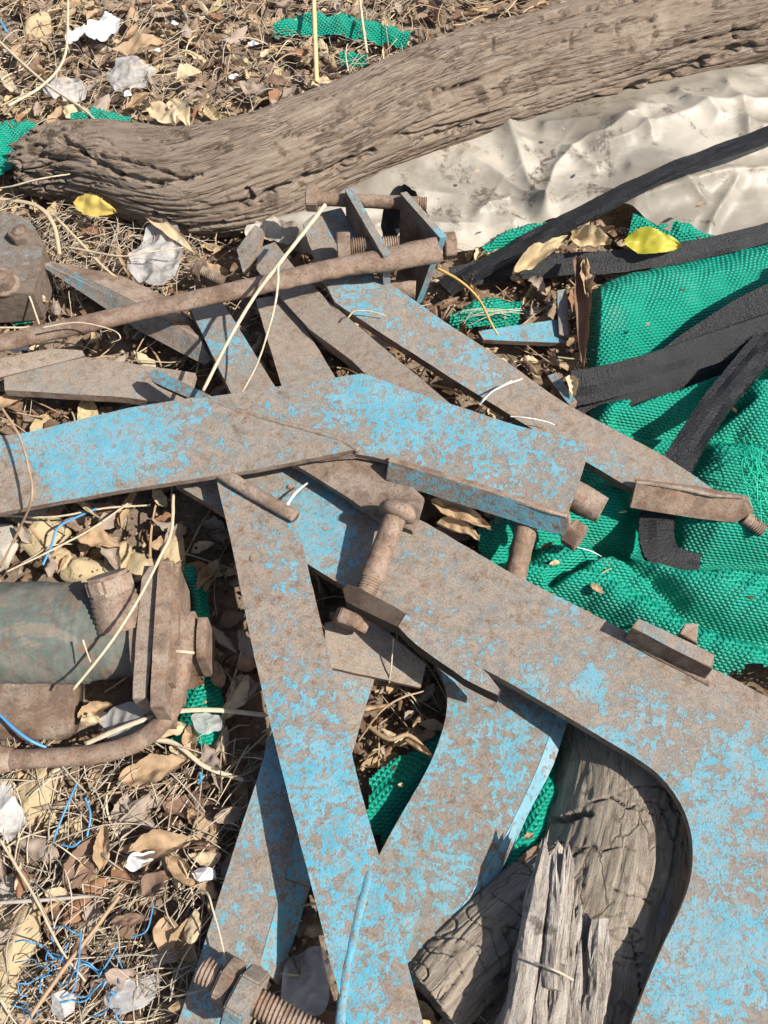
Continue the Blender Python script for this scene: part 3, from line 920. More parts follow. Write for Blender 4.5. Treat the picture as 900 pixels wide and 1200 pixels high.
def loft(name, ca, cb, mat, parent=None, nu=120, nv=40, fz=None, wob=0.0, wscale=20, seed=0, crease=0.0, cscale=14, ragged=0.0, folds=()):
    """sheet spanned between two curves of (px, py, z); fz(u, v) adds height."""
    A = catmull([tuple(P(*q)) for q in ca], nu); Bc = catmull([tuple(P(*q)) for q in cb], nu)
    verts = []; uvs = []; faces = []
    nz = noise.noise
    for j in range(nv):
        v = j / (nv - 1)
        for i in range(nu):
            u = i / (nu - 1)
            vv = v
            if ragged and j in (0, nv - 1): vv = v + ragged * nz(Vector((u * 40 + seed, v * 7, 0)))
            p = A[i] * (1 - vv) + Bc[i] * vv
            x, y, z = p
            if fz: z += fz(u, v)
            if wob: z += wob * nz(Vector((x * wscale + seed, y * wscale, seed * 1.7))) + wob * .45 * nz(Vector((x * wscale * 2.7 + seed, y * wscale * 2.7, seed)))
            if crease:
                for sc, am in ((cscale, 1.0), (cscale * 2.1, 0.38), (cscale * 4.5, 0.12)):
                    wx = 0.5 * nz(Vector((x * sc * .5, y * sc * .5, seed + 9)))
                    z += crease * am * (0.5 - abs(nz(Vector(((x * .9 + y * .4) * sc * .6 + seed * 3 + wx, (y * .9 - x * .4) * sc * 1.3 + wx, seed)))) ** 0.8 * 1.6)
                if sc: pass
            if folds:
                gx, gy = to_px(Vector((x, y, z)))
                gx += 9 * nz(Vector((x * 9, y * 9, 4))); gy += 9 * nz(Vector((x * 9, y * 9, 8)))
                for line, fw, fh in folds:
                    best = 9.0
                    for (ax_, ay_), (bx_, by_) in zip(line[:-1], line[1:]):
                        ex, ey = bx_ - ax_, by_ - ay_
                        tt = max(0.0, min(1.0, ((gx - ax_) * ex + (gy - ay_) * ey) / (ex * ex + ey * ey)))
                        best = min(best, math.hypot(gx - ax_ - tt * ex, gy - ay_ - tt * ey) / fw)
                    if best < 1: z += fh * .62 * (1 - best) ** 1.8
            verts.append((x, y, z)); uvs.append((x * .97 + y * .2 + 1, y * .97 - x * .2 + z * .8 + 3))
    for j in range(nv - 1):
        for i in range(nu - 1):
            a = j * nu + i
            faces.append((a, a + 1, a + 1 + nu, a + nu))
    return mesh_obj(name, verts, faces, mat, parent, True, uvs)

tag(loft('net_fold', [(688, 352, .035), (700, 338, .04), (730, 324, .045), (800, 308, .045), (900, 287, .05), (1000, 262, .06)],
     [(684, 398, .022), (696, 446, .018), (740, 448, .02), (820, 420, .02), (900, 385, .022), (1000, 350, .03)], M_NET, None, 170, 70,
     lambda u, v: 0.045 * math.sin(math.pi * min(1, v)) ** 0.7 * (0.35 + 0.65 * min(1, u * 5)), 0.006, 18, 3),
    'puffed green net fold between two black straps', 'net')
def scrap(label, ca, cb, seed, wob=0.01):
    tag(loft('net_scrap', ca, cb, M_NET, None, 50, 26, lambda u, v: 0.012 * math.sin(math.pi * v), wob, 30, seed, ragged=0.15), label, 'net')
scrap('green net scrap poking out under the left end of the log', [(-30, 150, .03), (10, 140, .035), (48, 148, .03)], [(-30, 240, .03), (0, 210, .03), (30, 185, .03)], 1)
scrap('small green net scrap showing above the log', [(85, 132, .045), (115, 127, .05), (155, 140, .045)], [(85, 160, .04), (115, 165, .04), (155, 165, .04)], 2)
scrap('green net strip in the leaves behind the log', [(322, 30, .03), (370, 16, .035), (430, 24, .03), (488, 40, .03)], [(322, 46, .02), (370, 40, .025), (430, 48, .025), (475, 58, .02)], 3)
scrap('green net piece in the leaves touching the far side of the log', [(398, 62, .03), (415, 60, .03), (430, 64, .03)], [(398, 76, .02), (415, 76, .02), (430, 78, .02)], 4)
scrap('green net strip running down beside the rusty flange', [(205, 668, .022), (225, 700, .02), (222, 770, .022), (215, 820, .022), (200, 885, .02)], [(238, 660, .018), (246, 720, .018), (250, 780, .018), (262, 820, .018), (262, 872, .016)], 5, 0.008)
scrap('frayed green net patch beside the steel fork', [(528, 372, .035), (560, 352, .04), (612, 352, .035)], [(526, 388, .025), (570, 384, .028), (606, 386, .025)], 6)
scrap('dark green net patch below the plastic sheet', [(560, 290, .03), (600, 268, .035), (640, 262, .035)], [(570, 306, .02), (605, 290, .025), (645, 275, .025)], 7)
scrap('green net tucked behind the yellow green leaf', [(742, 246, .03), (790, 258, .035), (850, 278, .035)], [(735, 280, .02), (790, 292, .025), (845, 292, .025)], 8)
scrap('tiny green net scrap below the bolted block', [(14, 366, .03), (28, 362, .03), (42, 368, .03)], [(14, 380, .02), (28, 380, .02), (42, 378, .02)], 9, 0.004)

# ------------------------------------------------------------------ plastic sheet
tag(loft('plastic_sheet', [(300, 262, .03), (380, 235, .035), (480, 180, .05), (620, 130, .06), (760, 92, .065), (900, 62, .07), (1000, 40, .07)],
     [(330, 292, .015), (430, 306, .02), (560, 292, .02), (640, 262, .025), (720, 240, .045), (830, 286, .03), (1000, 262, .04)], M_FILM, None, 330, 150,
     lambda u, v: 0.030 * math.sin(math.pi * v) * (0.6 + 0.6 * math.sin(u * 9 + 1)), 0.014, 3.2, 2, 0.009, 4.2, 0.0,
     [([(636, 248), (618, 205), (598, 165), (590, 125)], 22, .022), ([(636, 248), (590, 210), (545, 185)], 20, .016), ([(636, 248), (655, 200), (690, 165), (740, 140)], 22, .022), ([(640, 150), (700, 138), (745, 150), (760, 160)], 16, .018), ([(700, 175), (770, 150), (840, 128), (905, 118)], 20, .022),
      ([(745, 232), (800, 222), (850, 205), (905, 200)], 22, .022), ([(830, 270), (848, 240), (860, 215)], 16, .016), ([(480, 220), (530, 232), (600, 262)], 24, .016), ([(610, 170), (660, 175), (700, 200)], 12, .010), ([(800, 110), (840, 140), (900, 150)], 16, .016), ([(560, 255), (600, 235), (636, 248)], 14, .012),
      ([(740, 195), (790, 205), (830, 240)], 12, .010), ([(850, 95), (870, 130), (880, 170)], 13, .012), ([(440, 270), (500, 262), (560, 268)], 18, .014)]),
    'crumpled dirty cream plastic sheet tucked under the log', 'plastic sheet')

# ------------------------------------------------------------------ black rubber straps
def strap(label, pts, wpx, thick, roll, n=140, wob=0.0026, fray=0.05, seed=0):
    p3 = [P(*q) for q in pts]
    ws = [a * S(*q) for a, q in zip(wpx, pts)]
    return tag(band('rubber_strap', p3, ws, thick, roll, M_RUBBER, None, n, wob, fray, seed), label, 'strap')
strap('black strap lying across the plastic sheet', [(520, 338, .03), (600, 296, .045), (660, 263, .06), (720, 232, .085), (790, 198, .10), (850, 176, .11), (905, 155, .12), (1000, 115, .13)], [30, 30, 30, 28, 26, 26, 26, 26], .005, -12, seed=1)
strap('black strap running past the yellow green leaf', [(528, 326, .028), (583, 318, .03), (663, 310, .04), (710, 308, .045), (790, 298, .06), (841, 288, .068), (900, 273, .08), (1000, 245, .09)], [26, 28, 27, 28, 26, 24, 24, 24], .005, 25, seed=2)
strap('thick black strap with a cut end below the puffed net fold', [(672, 455, .06), (700, 450, .07), (750, 437, .082), (817, 414, .09), (900, 386, .10), (1000, 350, .11)], [42, 40, 38, 36, 36, 36], .011, 40, seed=3)
strap('black strap partly hidden under the thick cut strap', [(676, 480, .03), (735, 470, .045), (790, 452, .05), (840, 432, .055), (900, 412, .06), (990, 390, .07)], [30, 30, 30, 28, 26, 26], .007, 25, seed=4)
strap('black strap rising along the lower side of the net fold', [(775, 415, .06), (800, 402, .068), (833, 385, .085), (870, 364, .105), (910, 345, .125), (1000, 300, .16)], [8, 18, 26, 30, 32, 32], .005, 30, seed=5)
strap('frayed black strap looping down beneath the steel arm', [(905, 395, .10), (880, 425, .098), (850, 460, .092), (818, 505, .088), (792, 550, .075), (772, 598, .062), (770, 635, .060), (784, 658, .060), (818, 667, .060)], [34, 34, 33, 34, 36, 38, 40, 38, 34], .010, 10, 200, .003, .14, 6)

# ------------------------------------------------------------------ the steel
# long hooked plate
def hooked_plate():
    t = thing('hooked_plate', 'long rusty blue steel plate that hooks down the right side of the pile', 'steel part', P(640, 740, .0))
    inner = catmull([(553, 777), (600, 802), (665, 840), (705, 864), (745, 888), (772, 908), (795, 937), (808, 968), (812, 1000), (808, 1035), (795, 1070), (775, 1112), (757, 1155), (738, 1205), (716, 1265)], 40)
    out = [(500, 613), (600, 672), (680, 712), (760, 754), (850, 790), (905, 820), (960, 850), (1010, 900), (1040, 980), (1010, 1270)]
    pts = [(205, 567), (262, 500)] + out + [tuple(q) for q in inner[::-1]] + [(400, 685)]
    ctrl = [(230, 560, .100), (600, 720, .114), (850, 1150, .128)]
    plate('plate', pts, ctrl, .012, [M_GREYB, M_SIDE], t, seed=3)
    pl = plane3(ctrl)
    # upright lug on the far edge
    a, b, c, d = [P(x, y, .150) for x, y in ((740, 735), (748, 724), (838, 767), (835, 784))]
    o = prism('lug', [a, b, c, d], .038, [M_GREY, M_SIDE], t, step=.02, direction=(0, 0, -1), bevel=.002)
    tube('weld_bead', [on_plane(x, y, pl) for x, y in ((738, 752), (765, 767), (800, 785), (832, 802))], [.003, .0036, .003, .0034], M_RUSTG, t, 8, 50, .0014)
    prism('stub', [P(x, y, .15) for x, y in ((797, 742), (803, 730), (819, 730), (817, 754))], .05, [M_RUSTG, M_RUSTG], t, direction=(0, 0, -1), bevel=.002, edge=0)
    hexa('pimple', on_plane(340, 571, pl), (0.2, 0, 1), .004, .006, M_WELD, t, 7)
    hexa('paint_blob', on_plane(381, 620, pl), (0, 0, 1), .0034, .0012, M_RUSTG, t, 8)
M_GREYB = painted_steel('worn blue paint under dust', 0.34, 0.48, zones=((340, 600, 70, .3), (385, 640, 45, .35), (470, 690, 90, -.12), (690, 800, 22, .45), (740, 850, 60, .2), (850, 930, 90, .25), (800, 1150, 110, .32), (880, 1060, 90, .28)))
hooked_plate()

# brown strip with the long bolt that stands across the hooked plate
def brown_strip():
    t = thing('brown_strip', 'dark brown flat steel strip under the elbow plate, ending beside the long bolt', 'steel part', P(420, 570, .1))
    pts = [(300, 500), (420, 510), (497, 583), (490, 606), (483, 622), (445, 608), (400, 578), (350, 547), (300, 520)]
    plate('plate', pts, [(330, 540, .128), (490, 600, .138), (420, 520, .136)], .011, [M_RUSTD, M_RUSTD], t, seed=8)
brown_strip()
def long_bolt():
    a = P(466, 600, .158); b = P(430, 690, .136)
    t = thing('long_bolt', 'long rusty bolt with a domed head lying across the grey brown plate', 'bolt', b)
    ax = (b - a).normalized()
    shank('shank', a, b + ax * .02, .0125, M_RUST, t, (0.72, 1.0), .0030)
    # domed head
    verts = []; faces = []; n = 20
    u = ax.orthogonal().normalized(); v = ax.cross(u)
    prof = [(0.0, -.012), (.010, -.0115), (.017, -.008), (.021, -.002), (.021, .005), (.013, .008)]
    for r, h in prof:
        for k in range(n):
            th = 2 * math.pi * k / n
            verts.append(a + ax * h + (u * math.cos(th) + v * math.sin(th)) * max(r, .0004) * (1 + .05 * noise.noise(Vector((math.cos(th) * 2, math.sin(th) * 2, h * 100)))))
    for i in range(len(prof) - 1):
        for k in range(n):
            x = i * n + k; y = i * n + (k + 1) % n
            faces.append((x, y, y + n, x + n))
    mesh_obj('bolt_head', verts, faces, M_RUST, t)
    hexa('nut', P(412, 727, .112), (b - a), .0205, .017, M_RUSTG, t, spin=.4)
long_bolt()

def lever():
    t = thing('lever', 'tapered steel lever with a dark end and a blue tip below the long bolt', 'steel part', P(500, 740, .1))
    ctrl = [(410, 695, .150), (585, 812, .134), (500, 735, .147)]
    plate('dark_end', [(401, 690), (407, 684), (420, 688), (475, 718), (465, 734), (405, 705)], ctrl, .028, [M_RUSTSHADE, M_RUSTSHADE], t, seed=4, direction=(0.05, 0.1, -1))
    plate('arm', [(475, 718), (487, 724), (530, 752), (572, 790), (587, 808), (584, 816), (545, 796), (490, 757), (465, 734)], ctrl, .028, [M_LEVER, M_RUSTSHADE], t, seed=4, direction=(0.05, 0.1, -1))  # arm's side faces are coloured dark to stand for their shade
M_DARKB = painted_steel('dark greasy paint', 0.20, 0.22, (0.05, 0.20, 0.27), rustlift=0.5)
M_LEVER = painted_steel('pale worn paint', 0.42, 0.45, (0.08, 0.27, 0.34), pits=.6)
lever()

# curved share blade
def blade():
    t = thing('curved_blade', 'curved blue share blade with a pale sloping edge under the hooked plate', 'steel part', P(560, 950, 0))
    ctrl = [(560, 820, .070), (620, 940, .060), (470, 1100, .055)]
    left = catmull([(505, 770), (522, 800), (523, 837), (511, 878), (495, 912), (470, 955), (447, 997), (428, 1040), (420, 1090)], 24)
    right = catmull([(655, 830), (648, 850), (630, 900), (601, 962), (575, 1010), (547, 1053), (515, 1098), (482, 1139), (462, 1162)], 26)
    pl = plane3(ctrl)
    plate('blade_face', [(520, 755)] + [tuple(q) for q in left] + [tuple(q) for q in right[::-1]] + [(640, 800)], ctrl, .010, [M_BLUE, M_SIDEB], t, seed=5)
    out = catmull([(676, 826), (664, 850), (647, 900), (621, 950), (600, 996), (573, 1043), (535, 1087), (488, 1148), (470, 1172)], 26)
    verts = []; uvs = []
    for a, b in zip(right, out):
        p = on_plane(a[0], a[1], pl); q = on_plane(b[0], b[1], pl)
        q2 = Vector((q.x, q.y, q.z)) + Vector((0, 0, -.012)); 
        r_ = ray(b[0], b[1]); z2 = q.z - .013
        q2 = CAM + r_ * ((z2 - CAM.z) / r_.z)
        verts += [p + Vector((0, 0, .0006)), q2, q2 + Vector((0, 0, -.003)), p + Vector((0, 0, -.010))]
    faces = []
    for i in range(len(right) - 1):
        for k in range(4):
            x = i * 4 + k; y = i * 4 + (k + 1) % 4
            faces.append((x, y, y + 4, x + 4))
    faces += [(0, 1, 2, 3), tuple(range(len(verts) - 4, len(verts)))[::-1]]
    mesh_obj('bevel_edge', verts, faces, painted_steel('clean blue edge with sun tint', 0.90, 0.12, (0.11, 0.33, 0.42), spot=.3, pits=.35), t, False)  # cleaner pale paint, lightened further to suggest sun on the slope
blade()

# folded plate at lower left
def folded():
    t = thing('folded_plate', 'blue and brown steel plate with a folded flange at lower left', 'steel part', P(280, 1060, 0))
    ctrl = [(310, 900, .080), (215, 1190, .052), (310, 1110, .060)]
    plate('main_face', [(322, 845), (300, 918), (285, 962), (245, 1088), (203, 1215), (285, 1218), (304, 1131), (333, 1033), (352, 960), (372, 870)], ctrl, .008, [M_TEAL, M_SIDE], t, seed=6)
    pl = plane3(ctrl)
    A = [on_plane(x, y, pl) + Vector((0, 0, .0006)) for x, y in ((372, 868), (334, 1030), (304, 1131), (300, 1150))]
    F = [P(x, y, z) for x, y, z in ((394, 880, .055), (364, 1040, .034), (327, 1154, .026))]
    prism('flange', [A[1], A[2], F[2], F[1]], .007, [M_BLUE2, M_SIDE], t, edge=.003, step=.03)
    prism('upper_flange', [A[0], A[1] , F[1], F[0]], .007, [M_BLUE2, M_SIDE], t, edge=.003, step=.03)
folded()

# the small grey pieces in the gap
def gap_bracket():
    t = thing('grey_bracket', 'small grey bent bracket in the gap beside the diagonal bar', 'steel part', P(430, 800, 0))
    plate('flat', [(380, 730), (415, 722), (438, 728), (500, 778), (493, 806), (432, 792), (384, 782)], [(400, 740, .085), (495, 790, .072), (400, 780, .08)], .008, [M_DUST, M_RUSTG], t, seed=2)
    plate('tongue', [(385, 784), (408, 786), (440, 793), (425, 840), (412, 885), (390, 930), (370, 900)], [(390, 790, .070), (438, 795, .066), (400, 900, .045)], .006, [M_GREY, M_RUSTG], t, seed=9)
gap_bracket()

# fan of three flat bars in the middle
def flat_bar(label, top, ctrl, th, mat, sd, name='flat_bar'):
    o = plate(name, top, ctrl, th, [mat, M_RUSTG], None, seed=sd)
    return tag(o, label, 'steel bar')
flat_bar('grey flat bar of the fan, nearest the left block of straw', [(218, 352), (255, 345), (262, 356), (322, 452), (340, 500), (290, 500), (268, 455)], [(235, 355, .074), (320, 455, .088), (275, 460, .086)], .026, M_GREY, 11)
flat_bar('middle grey flat bar of the fan with few blue specks', [(299, 350), (331, 345), (364, 394), (393, 442), (428, 500), (350, 500), (331, 455)], [(310, 350, .080), (395, 445, .096), (335, 460, .092)], .024, M_DUST, 12)
def edge_bar():
    t = thing('narrow_bar', 'narrow grey bar with a blue bent tip running from the log to the elbow plate', 'steel bar', P(390, 380, 0))
    ctrl = [(310, 285, .090), (480, 440, .126), (330, 330, .094)]
    plate('bar', [(303, 290), (322, 283), (345, 313), (384, 352), (450, 408), (510, 458), (560, 500), (500, 500), (436, 446), (414, 424), (362, 385), (330, 350), (300, 315)], ctrl, .024, [M_DUST, M_RUSTG], t, seed=13)
    prism('bent_tip', [P(x, y, z) for x, y, z in ((277, 292, .085), (299, 263, .098), (307, 268, .098), (300, 300, .09), (284, 318, .08))], .012, [M_GREY, M_RUSTG], t, seed=3)
edge_bar()

# long arm with the fork
def fork_arm():
    t = thing('fork_arm', 'grey blue steel arm slanting right from a bolted fork to a flanged end', 'steel part', P(560, 420, 0))
    c2 = [(390, 340, .118), (800, 570, .100), (500, 360, .117)]
    top = [(382, 334), (392, 354), (440, 386), (540, 450), (640, 513), (690, 543), (737, 571), (800, 584), (845, 592), (838, 574), (780, 535), (657, 470), (600, 428), (530, 383), (450, 327), (425, 322)]
    plate('arm', top, c2, .014, [M_ARM, M_RUSTG], t, seed=15)
    plate('base', [(355, 262), (366, 252), (400, 243), (432, 300), (440, 330), (382, 334), (372, 306), (362, 286)], [(360, 262, .121), (385, 330, .1185), (430, 300, .121)], .012, [M_GREY, M_RUSTG], t, seed=16)
    prism('end_flange', [P(x, y, z) for x, y, z in ((746, 564, .118), (812, 572, .114), (878, 584, .110), (884, 600, .098), (862, 613, .084), (800, 605, .086), (738, 595, .090))], .010, [M_RUST, M_RUSTG], t, seed=17)
    tube('weld_bead', [P(x, y, z) for x, y, z in ((744, 565, .116), (790, 571, .1135), (835, 580, .111), (872, 583, .110))], [.002, .003, .0026, .002], M_RUSTG, t, 8, 50, .0013)
    shank('bolt_stub', P(872, 606, .085), P(893, 622, .075), .009, M_RUST, t, (0.3, 1), .003)
    # fork cheeks
    zt = .172
    a0, a1 = P(404, 222, zt), P(449, 300, zt)
    b0, b1 = P(469, 226, zt), P(516, 279, zt)
    down = Vector((0, 0, -1))
    sx = P(415, 222, zt) - P(404, 222, zt)
    M = [M_TEAL, M_RUSTD]
    def cheek(quad):
        n = (quad[1] - quad[0]).cross(quad[2] - quad[0]).normalized()
        if n.x < 0: n = -n
        return prism('fork_cheek', quad, .011, [M_RUSTD, M_CHEEK], t, direction=n, bevel=.0015, edge=0)
    cheek([a0, a1, a1 + down * .052, a0 + down * .052])
    cheek([b0, b1, P(487, 357, .045), P(462, 344, .045), b0 + down * .10])
    # upper bolt
    u0, u1 = P(372, 233, .150), P(500, 239, .150)
    ub = shank('bolt_shank', u0, u1, .0095, M_RUST, t, (0.93, 1), .003)
    hexa('bolt_head', P(366, 232, .150), u1 - u0, .019, .016, M_RUST, ub)
    # lower bolt
    l0, l1 = P(412, 289, .150), P(440, 288, .150)
    lb = shank('bolt_shank', l0, l1 + (l1 - l0), .0125, M_RUST, t, (0, 1), .0031)
    hexa('bolt_head', P(403, 290, .150), l1 - l0, .021, .018, M_RUST, lb, spin=.3)
    hexa('nut', P(527, 288, .140), Vector((1, .1, 0)), .019, .016, M_RUST, lb, spin=.2)
    shank('pin', P(440, 338, .095), P(487, 340, .095), .0125, M_RUSTG, t)
M_ARM = painted_steel('patchy blue paint on brown steel', 0.32, 0.42, zones=((560, 430, 60, .25), (430, 350, 50, .15), (740, 540, 70, -.2)))
M_CHEEK = painted_steel('pale blue cut edge', 0.98, 0.3, pits=.6)
fork_arm()
# black tape wound round the far fork cheek
def tape():
    a = P(470, 228, .165)
    n = 14
    tag(loft('black_plastic', [(446, 262, .11), (452, 236, .14), (468, 218, .162), (488, 222, .165)], [(452, 300, .075), (462, 284, .08), (478, 262, .10), (505, 262, .12)], M_BLACK, None, 40, 24, None, .008, 60, 5),
        'black plastic rag caught inside the steel fork', 'rag')
tape()

# rusty rod across the fan
def rod():
    p = [P(-60, 416, .085), P(0, 402, .092), (P(130, 373, .115)), P(300, 335, .140), P(400, 313, .150), P(450, 305, .156), P(505, 294, .162), P(514, 292, .163)]
    rr = [.0135, .0135, .0135, .0138, .0150, .0175, .0195, .0185]
    o = tube('rusty_rod', p, rr, M_RUST, None, 20, 180, .0012, 0.72)
    tag(o, 'long round rusty rod with a flattened end laid across the grey bars', 'rod')
rod()

# left pieces
def left_plates():
    flat_bar('dusty tapered grey plate left of the fan above the elbow plate', [(4, 442), (100, 418), (229, 437), (222, 460), (204, 473), (140, 465), (5, 457)], [(10, 450, .062), (225, 445, .070), (100, 420, .064)], .012, M_DUST, 21, 'flat_plate')
    flat_bar('narrow dusty steel strip at the left edge behind the tapered plate', [(-40, 428), (60, 408), (96, 410), (100, 417), (-40, 452)], [(0, 430, .068), (90, 412, .066), (0, 445, .064)], .010, M_DUST, 22, 'flat_plate')
    t = thing('angle_iron', 'grey blue angle iron sloping down under the rusty rod at left', 'steel bar', P(150, 360, 0))
    c = [(60, 312, .075), (240, 420, .060), (150, 350, .082)]
    prism('near_leg', [P(x, y, z) for x, y, z in ((46, 310, .070), (60, 306, .074), (148, 350, .074), (235, 400, .072), (248, 422, .056), (240, 428, .05), (160, 386, .05), (128, 364, .052))], .007, [M_GREY, M_RUSTG], t, seed=4)
    prism('far_leg', [P(x, y, z) for x, y, z in ((62, 307, .073), (150, 349, .0735), (236, 399, .0715), (246, 392, .05), (190, 345, .05), (140, 322, .05))], .006, [M_RUSTG, M_RUSTG], t, seed=5)
    tag(prism('bar_end', [P(x, y, z) for x, y, z in ((174, 437, .110), (181, 432, .112), (246, 463, .135), (250, 474, .135), (236, 473, .130), (178, 447, .108))], .014, [M_BLUE, M_SIDEB], None), 'short blue speckled bar end poking out behind the elbow plate', 'steel bar')
left_plates()

# the elbow plate on top
def elbow():
    t = thing('elbow_plate', 'bright blue elbow shaped plate lying on top across the middle', 'steel part', P(380, 520, 0))
    c = [(100, 550, .128), (420, 470, .160), (650, 560, .164)]
    pl = plane3(c)
    right = [(225, 468), (300, 457), (370, 446), (415, 439), (424, 437), (434, 440), (480, 458), (540, 477), (600, 497), (655, 511), (678, 516), (687, 522), (688, 534), (684, 548), (664, 606), (600, 585), (540, 564), (455, 540), (418, 531), (380, 536), (225, 540)]
    plate('right_plate', right, c, .010, [M_BLUER, M_SIDE], t, seed=31)
    up = Vector((0, 0, .0075))
    left = [(-60, 522), (0, 511), (30, 508), (75, 496), (150, 478), (225, 466), (240, 465), (252, 472), (300, 489), (350, 503), (400, 517), (416, 527), (300, 550), (150, 573), (40, 593), (0, 601), (-60, 612)]
    c2 = [(100, 550, .1355), (420, 470, .1675), (650, 560, .1715)]
    plate('left_plate', left, c2, .0085, [M_ELB, M_SIDE], t, seed=32)
    pl2 = plane3(c2)
    tube('weld_bead', [on_plane(x, y, pl2) + Vector((0, 0, -.002)) for x, y in ((244, 466), (275, 479), (310, 489), (350, 500), (395, 513), (420, 527))], [.002, .003, .0026, .003, .0035, .003], M_ELB, t, 8, 60, .0016)
    low = [on_plane(x, y, pl) for x, y in ((456, 541), (540, 566), (600, 586), (663, 606))]
    fl = [P(x, y, z) for x, y, z in ((455, 540, .163), (560, 572, .163), (666, 606, .161), (668, 616, .150), (660, 629, .132), (600, 610, .132), (530, 588, .134), (452, 563, .138))]
    prism('flange', fl, .009, [M_BLUE, M_SIDE], t, seed=33, edge=.004)
    tube('weld_bead', [on_plane(x, y, pl) + Vector((0, 0, .001)) for x, y in ((454, 539), (520, 558), (580, 579), (630, 596), (664, 606))], [.002, .0024, .002, .0024, .002], M_WELD, t, 8, 60, .0012)
M_ELB = painted_steel('patchy bright blue paint', 0.40, 0.28, zones=((95, 530, 85, .50), (190, 510, 70, .28), (10, 580, 50, -.5), (330, 510, 90, -.3)))
elbow()

# the diagonal flat bar in front
def diagonal():
    t = thing('diagonal_bar', 'long flaking blue flat bar running down from the centre to the bottom edge', 'steel bar', P(360, 880, 0))
    c = [(270, 600, .135), (400, 1000, .124), (480, 1190, .122)]
    c = [(300, 620, .132), (335, 930, .124), (450, 1000, .124)]
    pl = plane3(c)
    L = [(253, 560), (270, 632), (298, 770), (330, 902), (368, 1050), (405, 1195), (424, 1270)]
    Rr = [(343, 605), (355, 640), (378, 738), (402, 838), (423, 928), (447, 1012), (470, 1100), (495, 1195), (514, 1265)]
    plate('bar', L + Rr[::-1], c, .011, [M_DIAG, M_EDGEP], t, seed=41, edge=.004, bevel=.0022)
    pts = [on_plane(x, y, pl) for x, y in ((256, 556), (300, 582), (347, 609))]
    tube('end_bar', [q + Vector((0, 0, .006)) for q in pts], [.0085, .0085, .008], M_RUSTG, t, 10, 40, .001, .8)
    tube('welded_rod', [on_plane(x, y, pl) + Vector((0, 0, -.003)) for x, y in ((436, 1002), (430, 1035), (417, 1085), (405, 1145), (398, 1210))], [.002, .0048, .005, .005, .005], M_DIAG, t, 14, 60, .0008, .9)
    hexa('rust_blister', on_plane(297, 655, pl), (0, 0, 1), .005, .004, M_RUST, t, 7)
M_DIAG = painted_steel('spotted blue paint', 0.43, 0.16, spot=1.0, fine_w=0.85, zones=((300, 640, 100, -.24), (330, 760, 80, -.12), (345, 850, 60, .08), (395, 970, 90, .32), (430, 1090, 80, .22), (400, 1180, 60, .25), (470, 1180, 50, -.1)))
M_EDGEP = rusty_steel('pale rusty edge', 1.7, 0.1, 0.7)
diagonal()

# hardware right of the elbow plate
def hardware():
    t = thing('clevis_end', 'rusty round bar end sticking out from under the elbow plate at right', 'steel part', P(690, 595, 0))
    tube('bar', [P(640, 560, .125), P(680, 585, .122), P(706, 598, .120)], [.018, .018, .016], M_RUSTG, t, 18, 30, .001)
    t2 = thing('hex_bolt', 'rusty hex bolt with its shaft hidden under the elbow plate flange', 'bolt', P(670, 625, 0))
    a, b = P(650, 612, .112), P(668, 624, .112)
    shank('shank', P(630, 598, .112), b, .010, M_RUST, t2)
    hexa('bolt_head', P(673, 627, .112), b - a, .0175, .018, M_RUST, t2, spin=.2)
    o = tube('steel_pin', [P(620, 604, .122), P(612, 640, .110), P(602, 682, .095)], .0125, M_RUST, None, 18, 40, .0008)
    tag(o, 'round rusty pin reaching from the blue flange down to the grey brown plate', 'pin')
hardware()

def rear_bits():
    flat_bar('bright blue strip of steel half buried in leaves beyond the fork arm', [(560, 388), (655, 374), (668, 385), (664, 402), (610, 400), (566, 398)], [(570, 392, .045), (660, 385, .045), (620, 400, .042)], .010, M_BLUE2, 51, 'flat_plate')
    tag(prism('bar_end', [P(x, y, z) for x, y, z in ((653, 340, .07), (664, 338, .07), (667, 396, .05), (655, 392, .05))], .010, [M_GREY, M_RUSTG], None), 'thin upright blue brown bar end behind the buried strip', 'steel bar')
    tag(prism('bar_end', [P(x, y, z) for x, y, z in ((641, 440, .09), (652, 436, .092), (676, 470, .095), (668, 476, .095))], .012, [M_TEAL, M_RUSTG], None), 'short blue bar end leaning on the far edge of the fork arm', 'steel bar')
rear_bits()

# corner block with bolts
def block():
    t = thing('bolted_block', 'dark grey steel block with two hex bolts at the left edge', 'steel part', P(0, 300, 0))
    pts = [(-70, 240), (10, 249), (34, 256), (50, 282), (48, 312), (38, 342), (-70, 350)]
    plate('block', pts, [(0, 250, .090), (45, 290, .086), (0, 340, .084)], .055, [M_DARKB, M_DARKB], t, direction=(0, 0, -1), bevel=.004)
    for x, y in ((24, 276), (3, 328)):
        c = P(x, y, .093)
        bh = hexa('bolt_head', c, (0.05, -.1, 1), .0165, .018, M_RUSTD, t, spin=.5)
        hexa('washer', c - Vector((0, 0, .009)), (0.05, -.1, 1), .021, .003, M_RUSTD, bh, 18, bevel=.0005)
        shank('bolt_tip', c, c + Vector((.0005, -.001, .0105)), .0085, M_RUSTD, bh)
block()

